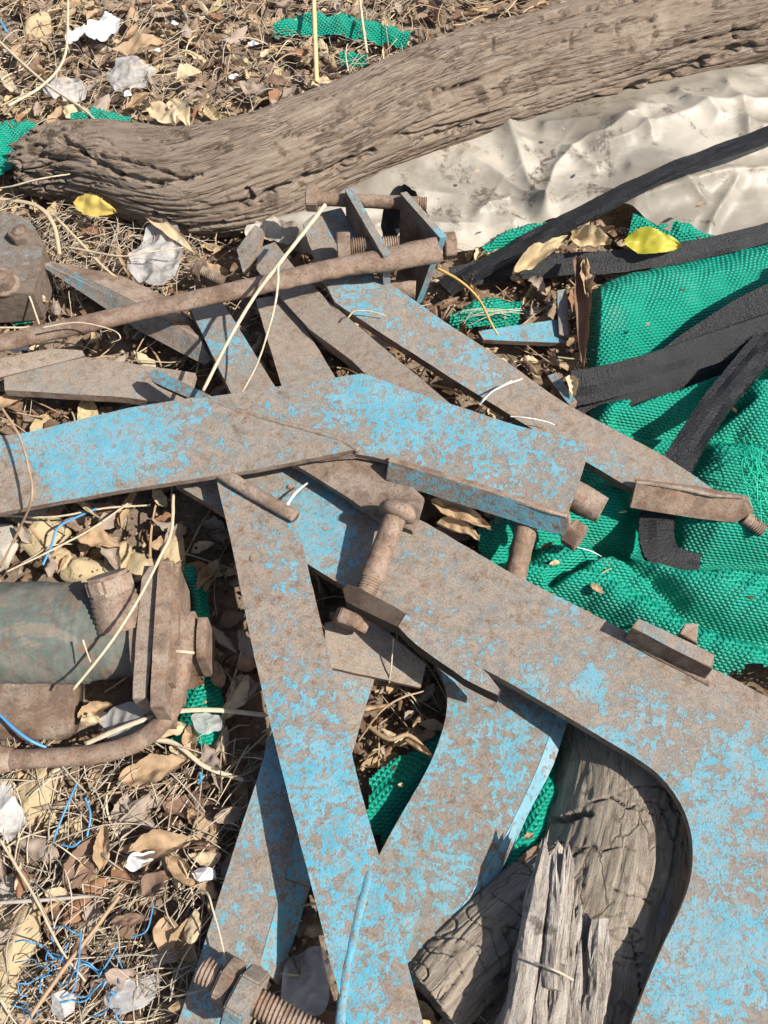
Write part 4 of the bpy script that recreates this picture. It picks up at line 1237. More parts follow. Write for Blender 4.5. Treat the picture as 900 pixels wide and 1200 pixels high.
# casting with its flange, neck and bent pipe
def casting():
    t = thing('pump_casting', 'greenish rusty round casting with flanges and a bent pipe at left', 'machine part', P(100, 750, 0))
    zc = .055
    a, b = P(-90, 742, zc), P(128, 742, zc)
    r = 62 * S(60, 742, zc)
    tube('body', [a, P(40, 742, zc), P(96, 742, zc), P(112, 742, zc), P(150, 744, zc), P(166, 744, zc)], [r, r, r * .99, r * .93, r * .82, r * .80], M_CASING, t, 64, 120, .0016, 0.82)
    tube('skirt', [P(-90, 815, .02), P(0, 820, .022), P(70, 822, .022), P(92, 822, .02)], [.046, .046, .044, .036], M_RUSTD, t, 30, 50, .003, .7)
    # neck with a plug
    n0, n1 = P(144, 735, .085), P(130, 690, .112)
    nk = tube('neck', [n0, n1], [.030, .025], M_RUSTG, t, 24, 90, .001, thread=(0.0, 1.0, .006, .0018))
    hexa('plug', P(128, 684, .122), n1 - n0, .027, .022, M_RUSTG, nk, 8, bevel=.004)
    # flange plates seen on edge: slabs square to the body's axis
    def slab(x0, x1, yt, yb, z, mat, name='flange_plate', kink=0.0):
        xs = [(x0 + kink, yt), (x1 + kink, yt), (x1 + 2, (yt + yb) / 2), (x1 - kink * .4 - 3, yb), (x0 - kink * .3 - 3, yb), (x0, (yt + yb) / 2)]
        return prism(name, [P(x, y, z) for x, y in xs], .075, [mat, mat], t, direction=(0, 0, -1), bevel=.003, edge=0)
    slab(160, 178, 662, 818, .108, M_FLG, kink=8)
    slab(180, 197, 656, 828, .118, M_RUSTG, kink=6)
    slab(199, 207, 660, 800, .108, M_RUST, kink=2)
    prism('gasket', [P(x, y, .100) for x, y in ((150, 700), (160, 690), (161, 800), (152, 780))], .06, [M_RUSTD] * 2, t, direction=(0, 0, -1), edge=0, bevel=.003)
    # elbow fitting and pipe
    ft_ = prism('fitting', [P(x, y, .095) for x, y in ((206, 716), (228, 714), (230, 768), (204, 770))], .06, [M_RUST] * 2, t, direction=(0, 0, -1), edge=0, bevel=.006)
    prism('fitting_rim', [P(x, y, .100) for x, y in ((231, 722), (243, 722), (240, 770), (229, 770))], .06, [M_RUST] * 2, ft_, direction=(0, 0, -1), edge=0, bevel=.004)
    pts = [(215, 752, .094), (213, 775, .092), (210, 800, .084), (200, 832, .072), (180, 856, .062), (150, 874, .055), (110, 884, .05), (60, 888, .046), (12, 890, .044), (6, 890, .044)]
    bp = tube('bent_pipe', [P(*q) for q in pts], [.011, .011, .0105, .0105, .0105, .0105, .0105, .0105, .0105, .0105], M_RUST, t, 20, 160, .0005)
    tube('pipe_collar', [P(14, 890, .044), P(-4, 890, .044), P(-20, 892, .044)], [.0125, .0165, .0165], M_RUSTG, bp, 16, 20, .0006)
    # collar ring on the pipe
    c = P(214, 764, .094); ax = (P(*pts[2]) - P(*pts[1])).normalized()
    u = ax.orthogonal().normalized(); v = ax.cross(u)
    tube('wire_ring', [c + (u * math.cos(k) + v * math.sin(k)) * .0125 for k in np.linspace(0, 2 * math.pi, 20)], .0016, M_STRAW1, bp, 6, 60)
M_FLG = painted_steel('rusty flange with old green paint', 0.24, 0.5, (0.12, 0.24, 0.22))
casting()

# loose threaded bolt at the bottom
def threaded():
    a, b = P(236, 1136, .098), P(392, 1226, .100)
    t = thing('threaded_bolt', 'loose threaded bolt with two nuts on the folded plate at the bottom', 'bolt', P(300, 1170, 0))
    shank('shank', a, b, .0125, M_RUST, t, (0, 1), .0042)
    d = b - a
    hexa('nut', P(287, 1172, .099), d, .030, .020, M_GREY, t, spin=.25, bevel=.002)
    hexa('jam_nut', P(268, 1152, .098), d, .022, .016, M_RUSTG, t, spin=.6, bevel=.002)
threaded()

def small_bolt():
    a, b = P(234, 316, .05), P(262, 330, .045)
    t = thing('small_bolt', 'small dusty bolt lying among leaves above the rusty rod', 'bolt', b)
    shank('shank', a, b, .0085, M_RUSTD, t, (0, 1), .003)
    hexa('bolt_head', a, b - a, .016, .010, M_RUSTD, t)
small_bolt()

# ------------------------------------------------------------------ stones
def stone(label, px, py, rx, ry, z, seed, mat=None):
    c = P(px, py, z)
    s = S(px, py, z)
    n, m = 26, 16
    verts = []; faces = []
    for i in range(m + 1):
        ph = math.pi * i / m
        for j in range(n):
            th = 2 * math.pi * j / n
            d = Vector((math.sin(ph) * math.cos(th), math.sin(ph) * math.sin(th), math.cos(ph)))
            q = 1 + .38 * noise.noise(d * 1.5 + Vector((seed, 0, 0))) + .12 * noise.noise(d * 3.5 + Vector((0, seed, 0))) + .05 * noise.noise(d * 9 + Vector((0, 0, seed)))
            # flatten facets
            for k in range(4):
                f = Vector((noise.noise(Vector((seed, k, .3))), noise.noise(Vector((seed, k, 4.3))), noise.noise(Vector((k, seed, 8.3))))).normalized()
                dd = d.dot(f)
                if dd > .5: q = min(q, .62 / dd)
            verts.append(c + Vector((d.x * rx * s * q, d.y * ry * s * q * 1.12, d.z * min(rx, ry) * s * .7 * q)))
    for i in range(m):
        for j in range(n):
            a = i * n + j; b = i * n + (j + 1) % n
            faces.append((a, b, b + n, a + n))
    tag(mesh_obj('stone', verts, faces, mat or M_STONE, None, True), label, 'stone')
stone('big pale yellow stone at the left edge near the bottom', 24, 1098, 36, 44, .012, 1)
stone('yellow stone cut off by the bottom left corner', 4, 1170, 26, 30, .012, 2)
stone('yellow stone just below the end of the bent pipe', 42, 935, 28, 36, .010, 3)
stone('pale stone under the left end of the elbow plate', 48, 632, 30, 30, .012, 4)
stone('pale stone beside the blue twine above the casting', 62, 655, 24, 16, .012, 14)
stone('shaded flat yellow stone above the casting', 104, 668, 28, 18, .012, 5)
stone('pale cream stone right of the flat yellow stone', 138, 655, 18, 22, .014, 6)
stone('dull yellow stone behind the threaded neck of the casting', 160, 668, 22, 20, .012, 7)
stone('smooth cream stone standing behind the flange top', 202, 650, 17, 28, .020, 8)
stone('orange tan stone in the litter near the top left corner', 45, 28, 22, 20, .012, 9)
stone('small grey stone at the left edge above the yellow stone', 18, 1040, 20, 16, .010, 10, M_STONEG)
stone('mossy grey stone at the left edge under the plate', 4, 640, 22, 32, .012, 11, M_STONEG)
stone('pale chunk of stone in the upper left litter by the plastic', 108, 140, 22, 14, .012, 12)
stone('grey stone at the left edge under the pipe end', 10, 935, 22, 26, .010, 13, M_STONEG)
stone('shaded stone in the hollow right of the flange', 250, 668, 13, 10, .012, 15, M_STONEG)

# ------------------------------------------------------------------ film scraps
def film(label, px, py, w_, h_, z, seed, mat, name='plastic_scrap', ang=0.0):
    n = 34
    c = P(px, py, z); s = S(px, py, z)
    verts = []; faces = []; uvs = []
    nz = noise.noise
    for j in range(n):
        for i in range(n):
            u, v = i / (n - 1) * 2 - 1, j / (n - 1) * 2 - 1
            # square to rounded irregular patch
            x = u * math.sqrt(1 - v * v / 2); y = v * math.sqrt(1 - u * u / 2)
            th = math.atan2(y, x)
            q = 1 + .35 * nz(Vector((math.cos(th) * 1.4, math.sin(th) * 1.4, seed)))
            x *= w_ / 2 * s * q; y *= h_ / 2 * s * q * 1.15
            zz = 0.012 + .012 * nz(Vector((x * 18 + seed, y * 18, seed))) + .010 * (0.5 - abs(nz(Vector((x * 26 + seed, y * 26, seed + 3)))) * 1.8) + .0035 * (0.5 - abs(nz(Vector((x * 70 + seed, y * 70, seed + 5)))) * 1.8)
            X = x * math.cos(ang) - y * math.sin(ang); Y = x * math.sin(ang) + y * math.cos(ang)
            verts.append(c + Vector((X, Y, zz))); uvs.append((u, v))
    for j in range(n - 1):
        for i in range(n - 1):
            a = j * n + i
            faces.append((a, a + 1, a + 1 + n, a + n))
    tag(mesh_obj(name, verts, faces, mat, None, True, uvs), label, 'plastic')
film('clear crumpled plastic wad between the log and the rusty rod', 187, 305, 62, 88, .035, 1, M_CLEAR)
film('clear crumpled film in the litter above the log', 155, 96, 52, 46, .03, 2, M_CLEAR)
film('whitish torn film near the top left stone', 122, 38, 44, 46, .03, 3, M_WHITE)
film('bright white plastic chip beside the torn film', 90, 48, 26, 18, .03, 4, M_WHITE)
film('grey film lying on the leaves left of the log end', 78, 112, 50, 34, .025, 5, M_CLEAR)
film('clear film scrap between the casting flange and the pipe', 150, 850, 60, 34, .03, 6, M_CLEAR)
film('white plastic scrap on the green net strip beside the pipe', 246, 852, 34, 26, .035, 7, M_CLEAR)
film('clear film hanging at the left edge below the pipe', 10, 952, 34, 60, .035, 8, M_CLEAR, ang=.5)
film('white plastic chip in the leaves below the pipe', 166, 1012, 34, 16, .032, 9, M_WHITE, ang=.4)
film('small bright white chip touching the folded plate', 242, 1027, 30, 13, .035, 10, M_WHITE)
film('grey torn film in the straw near the bottom edge', 158, 1166, 60, 34, .03, 11, M_CLEAR, ang=.4)
film('small grey film scrap by the blue twine at the bottom', 78, 1178, 26, 26, .03, 12, M_CLEAR)
film('clear plastic piece between the folded plate and the diagonal bar', 362, 1152, 62, 66, .022, 13, M_CLEAR)
film('cloudy film patch caught in front of the steel fork', 322, 278, 60, 34, .05, 14, M_FILM)
film('white film under the narrow bar beside the fork arm', 455, 408, 44, 18, .05, 15, M_WHITE, ang=-.5)
film('white shred at the left edge of the tapered plate', 24, 414, 24, 12, .05, 16, M_WHITE)
for k, (x, y) in enumerate(((186, 68), (205, 35), (275, 98), (152, 120), (240, 168), (300, 60))):
    film(('white paper fleck in the upper litter near the clear film', 'white paper fleck high in the litter behind the log', 'white paper fleck in the leaves close to the log', 'white paper fleck touching the clear crumpled film', 'pale paper fleck on the log side litter', 'pale paper fleck right of the other flecks above the log')[k], x, y, 9 + k % 3 * 3, 8, .03, 20 + k, M_WHITE, 'paper_fleck')

# ------------------------------------------------------------------ leaves
def leaf_geo(L, W, curl, fold, seed, nl=11, nw=5, wav=1.0):
    """a dry leaf along +x, base at the origin: pointed outline, folded midrib, rolled and wavy."""
    V = []; F = []
    nz = noise.noise
    for i in range(nl):
        u = i / (nl - 1)
        wd = W * (math.sin(math.pi * min(1, u ** 0.8)) ** 0.75 + 0.03)
        wd *= 1 + .3 * nz(Vector((u * 5, seed, 2))) + .16 * nz(Vector((u * 17, seed, 6)))
        for j in range(nw):
            v = j / (nw - 1) * 2 - 1
            x = u * L; y = v * wd / 2
            ang = curl * v * 1.2
            y2 = math.sin(ang) / max(abs(curl) * 1.2, .01) * wd / 2 if abs(curl) > .05 else y
            z = (1 - math.cos(ang)) * wd * .5 * (1 if curl > 0 else 1) + fold * abs(v) * wd * .5
            z += .13 * L * nz(Vector((u * 2.2, v * .9, seed))) * wav + .075 * L * nz(Vector((u * 6, v * 2, seed + 4))) * wav + .03 * L * (0.4 - abs(nz(Vector((u * 11, v * 3, seed + 6))))) * wav
            x += .05 * L * nz(Vector((u * 3, v * 2, seed + 9)))
            z += .25 * L * (u - .5) ** 2 * (1 if seed % 2 else -.6)
            V.append((x, y2 + .12 * L * (u - .5) ** 2 * (nz(Vector((seed, 1, 1))) * 4), z))
    for i in range(nl - 1):
        for j in range(nw - 1):
            a = i * nw + j
            F.append((a, a + 1, a + nw + 1, a + nw))
    return V, F

PROTO = [leaf_geo(L, W, c, f, s) for L, W, c, f, s in ((.062, .024, .5, .3, 1), (.055, .028, .9, .2, 2), (.07, .022, 1.4, .2, 3), (.048, .03, .4, .5, 4), (.06, .02, 1.8, 0, 5),
         (.042, .024, .7, .6, 6), (.075, .03, .8, .35, 7), (.036, .022, 1.1, .3, 8), (.05, .018, 2.2, 0, 9), (.065, .034, .6, .15, 10))]
PNP = [(np.array(v), f) for v, f in PROTO]

STRIPS = [[(-8, 140), (230, 150), (330, 140), (450, 60), (640, 0), (900, -60), (900, 90), (700, 140), (480, 200), (330, 262), (240, 282), (60, 235)]]
KEEP_OUT = [(NET_POLY, .03), ([(688, 345), (760, 316), (1000, 262), (1000, 350), (720, 445), (690, 445)], .04), ([(330, 240), (480, 200), (900, 85), (1000, 60), (1000, 262), (850, 280), (740, 245), (640, 260), (560, 288), (440, 300)], .04)]
def blocked(x, y, z=.02):
    px, py = to_px(Vector((x, y, z)))
    for poly, _ in KEEP_OUT:
        if inpoly(px, py, poly): return True
    if inpoly(px, py, [(640, 1040), (620, 1200), (600, 1300), (830, 1300), (830, 900), (700, 840), (650, 940)]): return True
    if inpoly(px, py, [(-60, 680), (105, 680), (160, 700), (165, 800), (100, 860), (-60, 870)]): return True
    return False

def rot_mat(rz, tilt, az):
    return np.array((Matrix.Rotation(az, 3, 'Z') @ Matrix.Rotation(tilt, 3, 'X') @ Matrix.Rotation(rz - az, 3, 'Z')))

def pick_tint(px, py):
    t = R.random()
    if px < 480 and py < 260:   # sun-bleached upper litter
        return min(1, .50 + .48 * t)
    return .16 + .80 * t ** 1.15

def litter():
    VV = []; FF = []; TT = []; base = 0
    cnt = 0
    for k in range(14500):
        if k < 8200: x = R.uniform(-.85, .85); y = R.uniform(-.62, 1.25)
        else: x = R.uniform(-1.3, 1.3); y = R.uniform(-.85, 2.0)
        px, py = to_px(Vector((x, y, .02)))
        if k < 8200 and not (-120 < px < 1020 and -80 < py < 1300): continue
        if k >= 8200 and -120 < px < 1020 and -80 < py < 1300: continue
        if blocked(x, y):
            continue
        V, F = PNP[R.randrange(len(PNP))]
        s = R.choice((.22, .3, .4, .5, .62, .75, .9)) * R.uniform(.85, 1.15)
        lay = R.random()
        m = rot_mat(R.uniform(0, 6.28), R.gauss(0, .45) + (math.pi if R.random() < .4 else 0), R.uniform(0, 6.28))
        Q = (V * s) @ m.T
        Q -= Q.mean(axis=0)
        zmin = Q[:, 2].min()
        Q = Q + np.array([x, y, gh(x, y) - zmin * .75 + lay * .014 - .006])
        VV.append(Q); FF += [tuple(i + base for i in f) for f in F]
        TT += [pick_tint(px, py)] * len(Q)
        base += len(Q); cnt += 1
    V = np.vstack(VV)
    o = mesh_obj('leaf_litter', V.tolist(), FF, M_LEAFA, None, True, None, {'tint': TT})
    o['kind'] = 'stuff'
litter()

def stalks(name, N, length, rad_, region, zr, mat, seed, tl=(0, .9)):
    rnd = random.Random(seed)
    V = []; F = []; T = []
    k = 0; tries = 0
    while k < N and tries < N * 30:
        tries += 1
        x = rnd.uniform(-1.2, 1.2); y = rnd.uniform(-.75, 1.9)
        px, py = to_px(Vector((x, y, .02)))
        if not region(px, py, rnd) or blocked(x, y): continue
        k += 1
        L = rnd.uniform(*length); az = rnd.uniform(0, 6.28)
        if rnd.random() < .35: az = rnd.gauss(0.8, .5)
        dx, dy = math.cos(az), math.sin(az)
        bend = rnd.gauss(0, .32); z0 = gh(x, y) + rnd.uniform(*zr); lift = rnd.uniform(-.01, .022)
        r = rnd.uniform(*rad_)
        n = 9; base = len(V); tint = rnd.uniform(*tl)
        ph = rnd.uniform(0, 6)
        for i in range(n):
            u = i / (n - 1)
            a = az + bend * (u - .5) + .12 * math.sin(u * 9 + ph)
            cx = x + L * (u - .5) * math.cos(az + bend * (u - .5)) ; cy = y + L * (u - .5) * math.sin(az + bend * (u - .5))
            cz = z0 + lift * math.sin(math.pi * u) + .003 * math.sin(u * 7 + ph)
            rr = r * (1 - .45 * u)
            ux, uy = -math.sin(a), math.cos(a)
            for (p, q) in ((1, 0), (0, 1), (-1, 0), (0, -1)):
                V.append((cx + ux * rr * p, cy + uy * rr * p, cz + rr * q)); T.append(tint)
        for i in range(n - 1):
            for j in range(4):
                a = base + i * 4 + j; b = base + i * 4 + (j + 1) % 4
                F.append((a, b, b + 4, a + 4))
    o = mesh_obj(name, V, F, mat, None, True, None, {'tint': T})
    o['kind'] = 'stuff'
def reg_left(px, py, r):
    if not (-60 < px < 960 and -40 < py < 1250): return r.random() < .35
    if px < 330 and py > 850: return True
    if px < 300 and py < 480: return r.random() < .6
    if py < 160: return r.random() < .45
    if 430 < px < 520 and 780 < py < 900: return True
    return r.random() < .3
stalks('straw_litter', 1500, (.025, .13), (.0006, .0017), reg_left, (.008, .032), M_STRAW, 3)
stalks('fine_straw_litter', 1500, (.02, .10), (.0004, .0011), lambda px, py, r: (-40 < px < 330 and 880 < py < 1250) or (-40 < px < 480 and -40 < py < 140 and r.random() < .25) or (-40 < px < 240 and 240 < py < 340), (.014, .036), M_STRAWG, 8)
stalks('twig_litter', 700, (.03, .16), (.0008, .0022), reg_left, (.006, .026), M_STRAWB, 4)
def crumbs():
    V = []; F = []; T = []
    for k in range(9000):
        x = R.gauss(0, .5); y = R.gauss(.3, .55)
        if blocked(x, y): continue
        s = R.uniform(.0012, .0052); z = gh(x, y) + R.uniform(.0, .036)
        b = len(V)
        q = [Vector((R.uniform(.5, 1.2) * a, R.uniform(.5, 1.2) * c, R.uniform(.3, .8) * d)) * s for a, c, d in ((1, 0, 0), (-1, 0, 0), (0, 1, 0), (0, -1, 0), (0, 0, 1), (0, 0, -1))]
        V += [tuple(p + Vector((x, y, z))) for p in q]
        for f in ((0, 2, 4), (2, 1, 4), (1, 3, 4), (3, 0, 4), (2, 0, 5), (1, 2, 5), (3, 1, 5), (0, 3, 5)): F.append(tuple(i + b for i in f))
        T += [R.random()] * 6
    o = mesh_obj('litter_crumbs', V, F, M_LEAFA, None, False, None, {'tint': T})
    o['kind'] = 'stuff'
crumbs()

# individual leaves that show largest in the litter
LEAFM = [M_TAN, M_PALE, M_BROWN, plain('grey brown dry leaf', (0.30, 0.235, 0.185), 0.75, 0.35, 70, 0.6, 0.3, False, 0.15), plain('russet dry leaf', (0.24, 0.125, 0.065), 0.7, 0.35, 70, 0.6, 0.35, False, 0.15)]
LNAME = ['tan', 'pale', 'dark brown', 'grey brown', 'russet']
LMESH = {}
for mi, m in enumerate(LEAFM):
    for pi in range(len(PROTO)):
        V, F = leaf_geo(*[(.062, .028, .5, .3, 1), (.058, .03, .9, .2, 2), (.07, .026, 1.3, .2, 3), (.05, .034, .4, .4, 4), (.064, .022, 1.7, 0, 5), (.045, .028, .7, .5, 6), (.08, .034, .8, .3, 7), (.04, .026, 1.1, .3, 8), (.055, .02, 2.0, 0, 9), (.066, .036, .6, .15, 10)][pi], nl=17, nw=9)
        me = bpy.data.meshes.new('dry_leaf')
        V = np.array(V); V -= V.mean(axis=0)
        me.from_pydata(V.tolist(), [], F); me.materials.append(m)
        me.polygons.foreach_set('use_smooth', [True] * len(me.polygons))
        LMESH[(mi, pi)] = (me, V)
def region_name(px, py):
    if py < 150 and px < 500: return 'in the litter above the log'
    if px < 330 and py < 470: return 'in the litter between log and elbow plate'
    if px < 330 and py < 700: return 'under the elbow plate at left'
    if px < 330 and py < 900: return 'around the green casting'
    if px < 340: return 'in the straw at lower left'
    if 490 < px < 730 and py < 480: return 'between the fork and the green net'
    if px < 560 and py > 700: return 'in the gap beside the diagonal bar'
    return 'in a gap between the steel parts'
def put_leaf(mi, pi, x, y, z, s, rz, tilt, az, label, group=None):
    me, V = LMESH[(mi, pi)]
    o = bpy.data.objects.new('dry_leaf', me)
    COL.objects.link(o)
    o.rotation_euler = (Matrix.Rotation(az, 3, 'Z') @ Matrix.Rotation(tilt, 3, 'X') @ Matrix.Rotation(rz - az, 3, 'Z')).to_euler()
    o.scale = (s, s, s)
    o.location = (x, y, z)
    return tag(o, label, 'leaf', group)
def scatter_leaves():
    spots = [((0, 480), (0, 145), 82, .85), ((0, 330), (240, 480), 22, .8), ((30, 260), (585, 680), 28, .8), ((100, 300), (790, 960), 16, .9), ((0, 280), (935, 1195), 44, .8), ((500, 680), (280, 470), 22, .75), ((420, 515), (790, 885), 16, .6), ((490, 580), (580, 640), 8, .8), ((250, 330), (600, 900), 14, .8)]
    for (xa, xb), (ya, yb), n, sc in spots:
        for k in range(n):
            px, py = R.uniform(xa, xb), R.uniform(ya, yb)
            p = P(px, py, .028)
            if blocked(p.x, p.y): continue
            up = px < 480 and py < 150
            mi = R.choices(range(5), (4, 2.2, 3, 5, 2) if not up else (5, 3.5, 1.5, 5, 2))[0]
            s = sc * R.uniform(.55, 1.1)
            put_leaf(mi, R.randrange(len(PROTO)), p.x, p.y, gh(p.x, p.y) + R.uniform(.022, .042), s, R.uniform(0, 6.28), R.gauss(0, .4) + (math.pi if R.random() < .4 else 0), R.uniform(0, 6.28),
                     f'curled {LNAME[mi]} dry leaf {region_name(px, py)}', f'{LNAME[mi]} dry leaves {region_name(px, py)}')
scatter_leaves()

def big_leaf(name, label, a, b, wpx, z, mat, curl=.5, fold=.25, seed=1, roll=0.0, zb=None, wav=1.0):
    """one leaf from base pixel a to tip pixel b."""
    pa, pb = P(a[0], a[1], z), P(b[0], b[1], z if zb is None else zb)
    ax = pb - pa; L = ax.length; ax.normalize()
    sy = Vector((0, 0, 1)).cross(ax).normalized(); up = ax.cross(sy)
    q = Matrix.Rotation(roll, 3, ax); sy = q @ sy; up = q @ up
    V, F = leaf_geo(L, wpx * S(*a, z), curl, fold, seed, 25, 11, wav)
    tag(mesh_obj(name, [pa + ax * x + sy * y + up * zz for x, y, zz in V], F, mat, None, True), label, 'leaf')
big_leaf('yellow_leaf', 'bright yellow oval leaf lying below the log at left', (86, 236), (136, 248), 24, .072, M_YELLOW, .3, .05, 2, .6, None, .6)
big_leaf('yellow_leaf', 'pale yellow leaf at the left below the bolted block', (18, 346), (56, 352), 20, .05, M_PALE, .5, .3, 2)
big_leaf('yellow_leaf', 'yellow green leaf lying on the black strap', (732, 282), (798, 288), 33, .078, M_LIME, .7, .15, 4, .55, None, .9)
big_leaf('dry_leaf', 'long tan leaf draped over the black strap', (602, 318), (664, 278), 25, .070, M_TANP, 1.0, .3, 4, .35, None, 1.4)
big_leaf('dry_leaf', 'pale tan leaf leaning between two black straps', (668, 280), (716, 284), 30, .070, M_TANP, 1.0, .4, 2, .5, None, 1.4)
big_leaf('seed_pod', 'long dark brown pod hanging over the strap beside the net fold', (676, 296), (684, 436), 26, .075, M_BROWN, 1.3, .2, 6, 0, .05, .35)
big_leaf('dry_leaf', 'tan leaf pressed against the long brown pod', (686, 306), (688, 352), 18, .075, M_TAN, .8, .3, 7)
big_leaf('dry_leaf', 'small pale leaf at the cut end of the thick strap', (668, 440), (672, 466), 16, .10, M_PALE, .9, .4, 8)
big_leaf('dry_leaf', 'broad orange tan leaf above the log near the clear film', (132, 62), (194, 52), 30, .04, M_TAN, .4, .3, 9)
big_leaf('dry_leaf', 'pale yellow leaf in the litter behind the log bend', (208, 92), (236, 84), 30, .04, M_PALE, .5, .3, 10)
big_leaf('dry_leaf', 'broad pale leaf leaning on the far side of the log', (178, 128), (206, 150), 30, .05, M_PALE, .5, .4, 11)
big_leaf('dry_leaf', 'pale leaf beside the broad one on the far side of the log', (200, 116), (222, 148), 24, .05, M_PALE, .5, .4, 12)
big_leaf('dry_leaf', 'flat cream leaf touching the log above its left part', (76, 130), (108, 140), 24, .05, M_PALE, .3, .2, 13)
big_leaf('dry_leaf', 'long straw coloured leaf blade curving below the log', (160, 242), (232, 298), 17, .06, M_PALE, .8, .1, 14, 0, .045, .5)
big_leaf('dry_leaf', 'big torn tan leaf below the bent pipe', (140, 915), (222, 893), 34, .042, M_TAN, .6, .4, 15)
big_leaf('dry_leaf', 'large curled brown leaf in the lower left straw', (150, 1000), (228, 985), 36, .040, M_TAN, .9, .4, 16)
big_leaf('dry_leaf', 'long pointed tan leaf standing in the lower left straw', (120, 1022), (124, 962), 22, .04, M_TAN, .9, .3, 17)
big_leaf('dry_leaf', 'narrow dark brown leaf lying in the straw near the blue twine', (130, 1080), (176, 1076), 15, .045, M_BROWN, .6, .3, 18)
big_leaf('dry_leaf', 'crumpled tan leaf beside the folded plate edge', (232, 1040), (196, 1004), 30, .038, M_TAN, 1.2, .4, 19)
big_leaf('dry_leaf', 'curled brown leaf low beside the folded plate', (240, 1075), (196, 1120), 30, .035, M_TAN, 1.3, .3, 20)
big_leaf('dry_leaf', 'pale leaf blade in the gap right of the elbow plate flange', (505, 590), (575, 622), 26, .11, M_TAN, .8, .4, 21)
big_leaf('dry_leaf', 'folded tan leaf lying in the gap near the green net', (512, 612), (562, 632), 22, .105, M_TAN, 1.0, .5, 22)
big_leaf('dry_leaf', 'curled tan leaf in the gap above the curved blade', (475, 868), (508, 888), 14, .06, M_TAN, 1.6, .2, 23)
big_leaf('dry_leaf', 'dark leaf above the cut branch beside the curved blade', (612, 1022), (630, 992), 20, .05, M_BROWN, .9, .4, 24)
big_leaf('dry_leaf', 'brown leaf wedged between the curved blade and the cut branch', (498, 1135), (512, 1165), 18, .05, M_BROWN, .9, .3, 25)
big_leaf('dry_leaf', 'tan leaf rolled up in the litter below the yellow leaf', (140, 292), (156, 330), 18, .04, M_TAN, 1.3, .2, 26)
big_leaf('dry_leaf', 'dark curled leaf beside the clear plastic wad', (120, 320), (150, 348), 20, .04, M_BROWN, 1.1, .2, 27)
big_leaf('dry_leaf', 'brown oval leaf lying near the rod and the plastic wad', (222, 318), (268, 318), 20, .04, M_TAN, .6, .3, 28)
big_leaf('dry_leaf', 'long dry blade leaf hanging down from the casting stones', (60, 560), (120, 612), 14, .06, M_PALE, .8, .2, 29)
big_leaf('dry_leaf', 'broad tan leaf in front of the stones above the casting', (90, 626), (140, 640), 26, .045, M_TAN, .6, .3, 30)
big_leaf('dry_leaf', 'brown leaf hooked under the casting beside the clear film', (92, 842), (132, 826), 22, .035, M_TAN, 1.0, .3, 31)

for k in range(26):      # little leaf bits that have blown onto the net, the sheet and the steel
    px, py, z = [(700, 690, .085), (760, 735, .075), (650, 660, .08), (860, 480, .085), (730, 600, .07), (600, 250, .085), (700, 190, .09), (820, 240, .085), (520, 240, .075), (880, 700, .085),
                 (640, 640, .08), (840, 760, .07), (560, 200, .085), (660, 150, .095), (460, 900, .045), (480, 950, .045), (620, 980, .045), (450, 880, .05), (475, 875, .05), (470, 920, .045),
                 (610, 955, .045), (735, 430, .085), (800, 340, .105), (760, 380, .095), (905, 650, .09), (690, 720, .075)][k]
    p = P(px, py, z)
    mi = R.choice((0, 1, 3))
    put_leaf(mi, R.randrange(len(PROTO)), p.x, p.y, z, R.uniform(.14, .28), R.uniform(0, 6.28), R.gauss(0, .4), R.uniform(0, 6.28), f'small {LNAME[mi]} leaf bit lying on the net or the plastic sheet', f'{LNAME[mi]} leaf bits on the net and sheet')

# ------------------------------------------------------------------ single stalks and twine that stand out
def stalk(label, pts, wpx, mat=None, taper=.5, name='dry_stalk', cat='stalk', n=70, flat=1.0, rough=.0005):
    p3 = [P(*q) for q in pts]
    m = len(pts)
    rr = [wpx * .36 * S(*q) * (1 - taper * i / (m - 1)) for i, q in enumerate(pts)]
    return tag(tube(name, p3, rr, mat or M_STRAW1, None, 8, n, rough, flat), label, cat)
stalk('long bleached stalk crossing the rusty rod down to the elbow plate', [(381, 240, .205), (358, 270, .20), (328, 308, .19), (300, 345, .178), (270, 395, .165), (238, 458, .15)], 7, taper=.2)
stalk('thin curved stalk branching off the long bleached stalk over the rod', [(326, 308, .19), (325, 340, .185), (318, 375, .17), (302, 425, .15), (284, 460, .142)], 4.5, M_STRAW1)
stalk('thin bent stalk over the left end of the elbow plate', [(2, 478, .165), (22, 510, .168), (34, 550, .165), (37, 585, .155), (20, 625, .10), (0, 665, .06)], 4.5, M_STRAWB, .2)
stalk('frayed white stalk leaning over the round casting', [(203, 580, .105), (201, 622, .115), (188, 652, .125), (160, 706, .14), (126, 758, .13), (86, 808, .11)], 5.5, M_STRAW1, .1)
stalk('short white twig on the round casting', [(97, 750, .125), (106, 776, .12)], 3.5, M_STRAW1)
stalk('thin stalk running over the rod at the left', [(50, 384, .13), (90, 378, .135), (130, 386, .135), (141, 396, .13), (130, 402, .12)], 3, M_STRAW1)
stalk('pale upright cane rising behind the log', [(371, 96, .04), (369, 40, .06), (367, -20, .08)], 8, plain('cane', (0.55, 0.40, 0.20), .6, .25), .1)
stalk('thin bleached cane right of the upright cane', [(430, 62, .04), (424, 20, .06), (420, -20, .07)], 5, M_STRAW1, .1)
stalk('wide curved straw blade passing under the bent pipe', [(100, 872, .05), (150, 850, .058), (200, 835, .058), (250, 832, .055), (312, 838, .045)], 9, M_STRAW1, .1, flat=.4)
stalk('bent flat straw blade forking beside the pipe', [(60, 905, .035), (130, 880, .045), (195, 868, .045), (240, 898, .045), (285, 914, .04)], 9, M_STRAW1, .2, flat=.4)
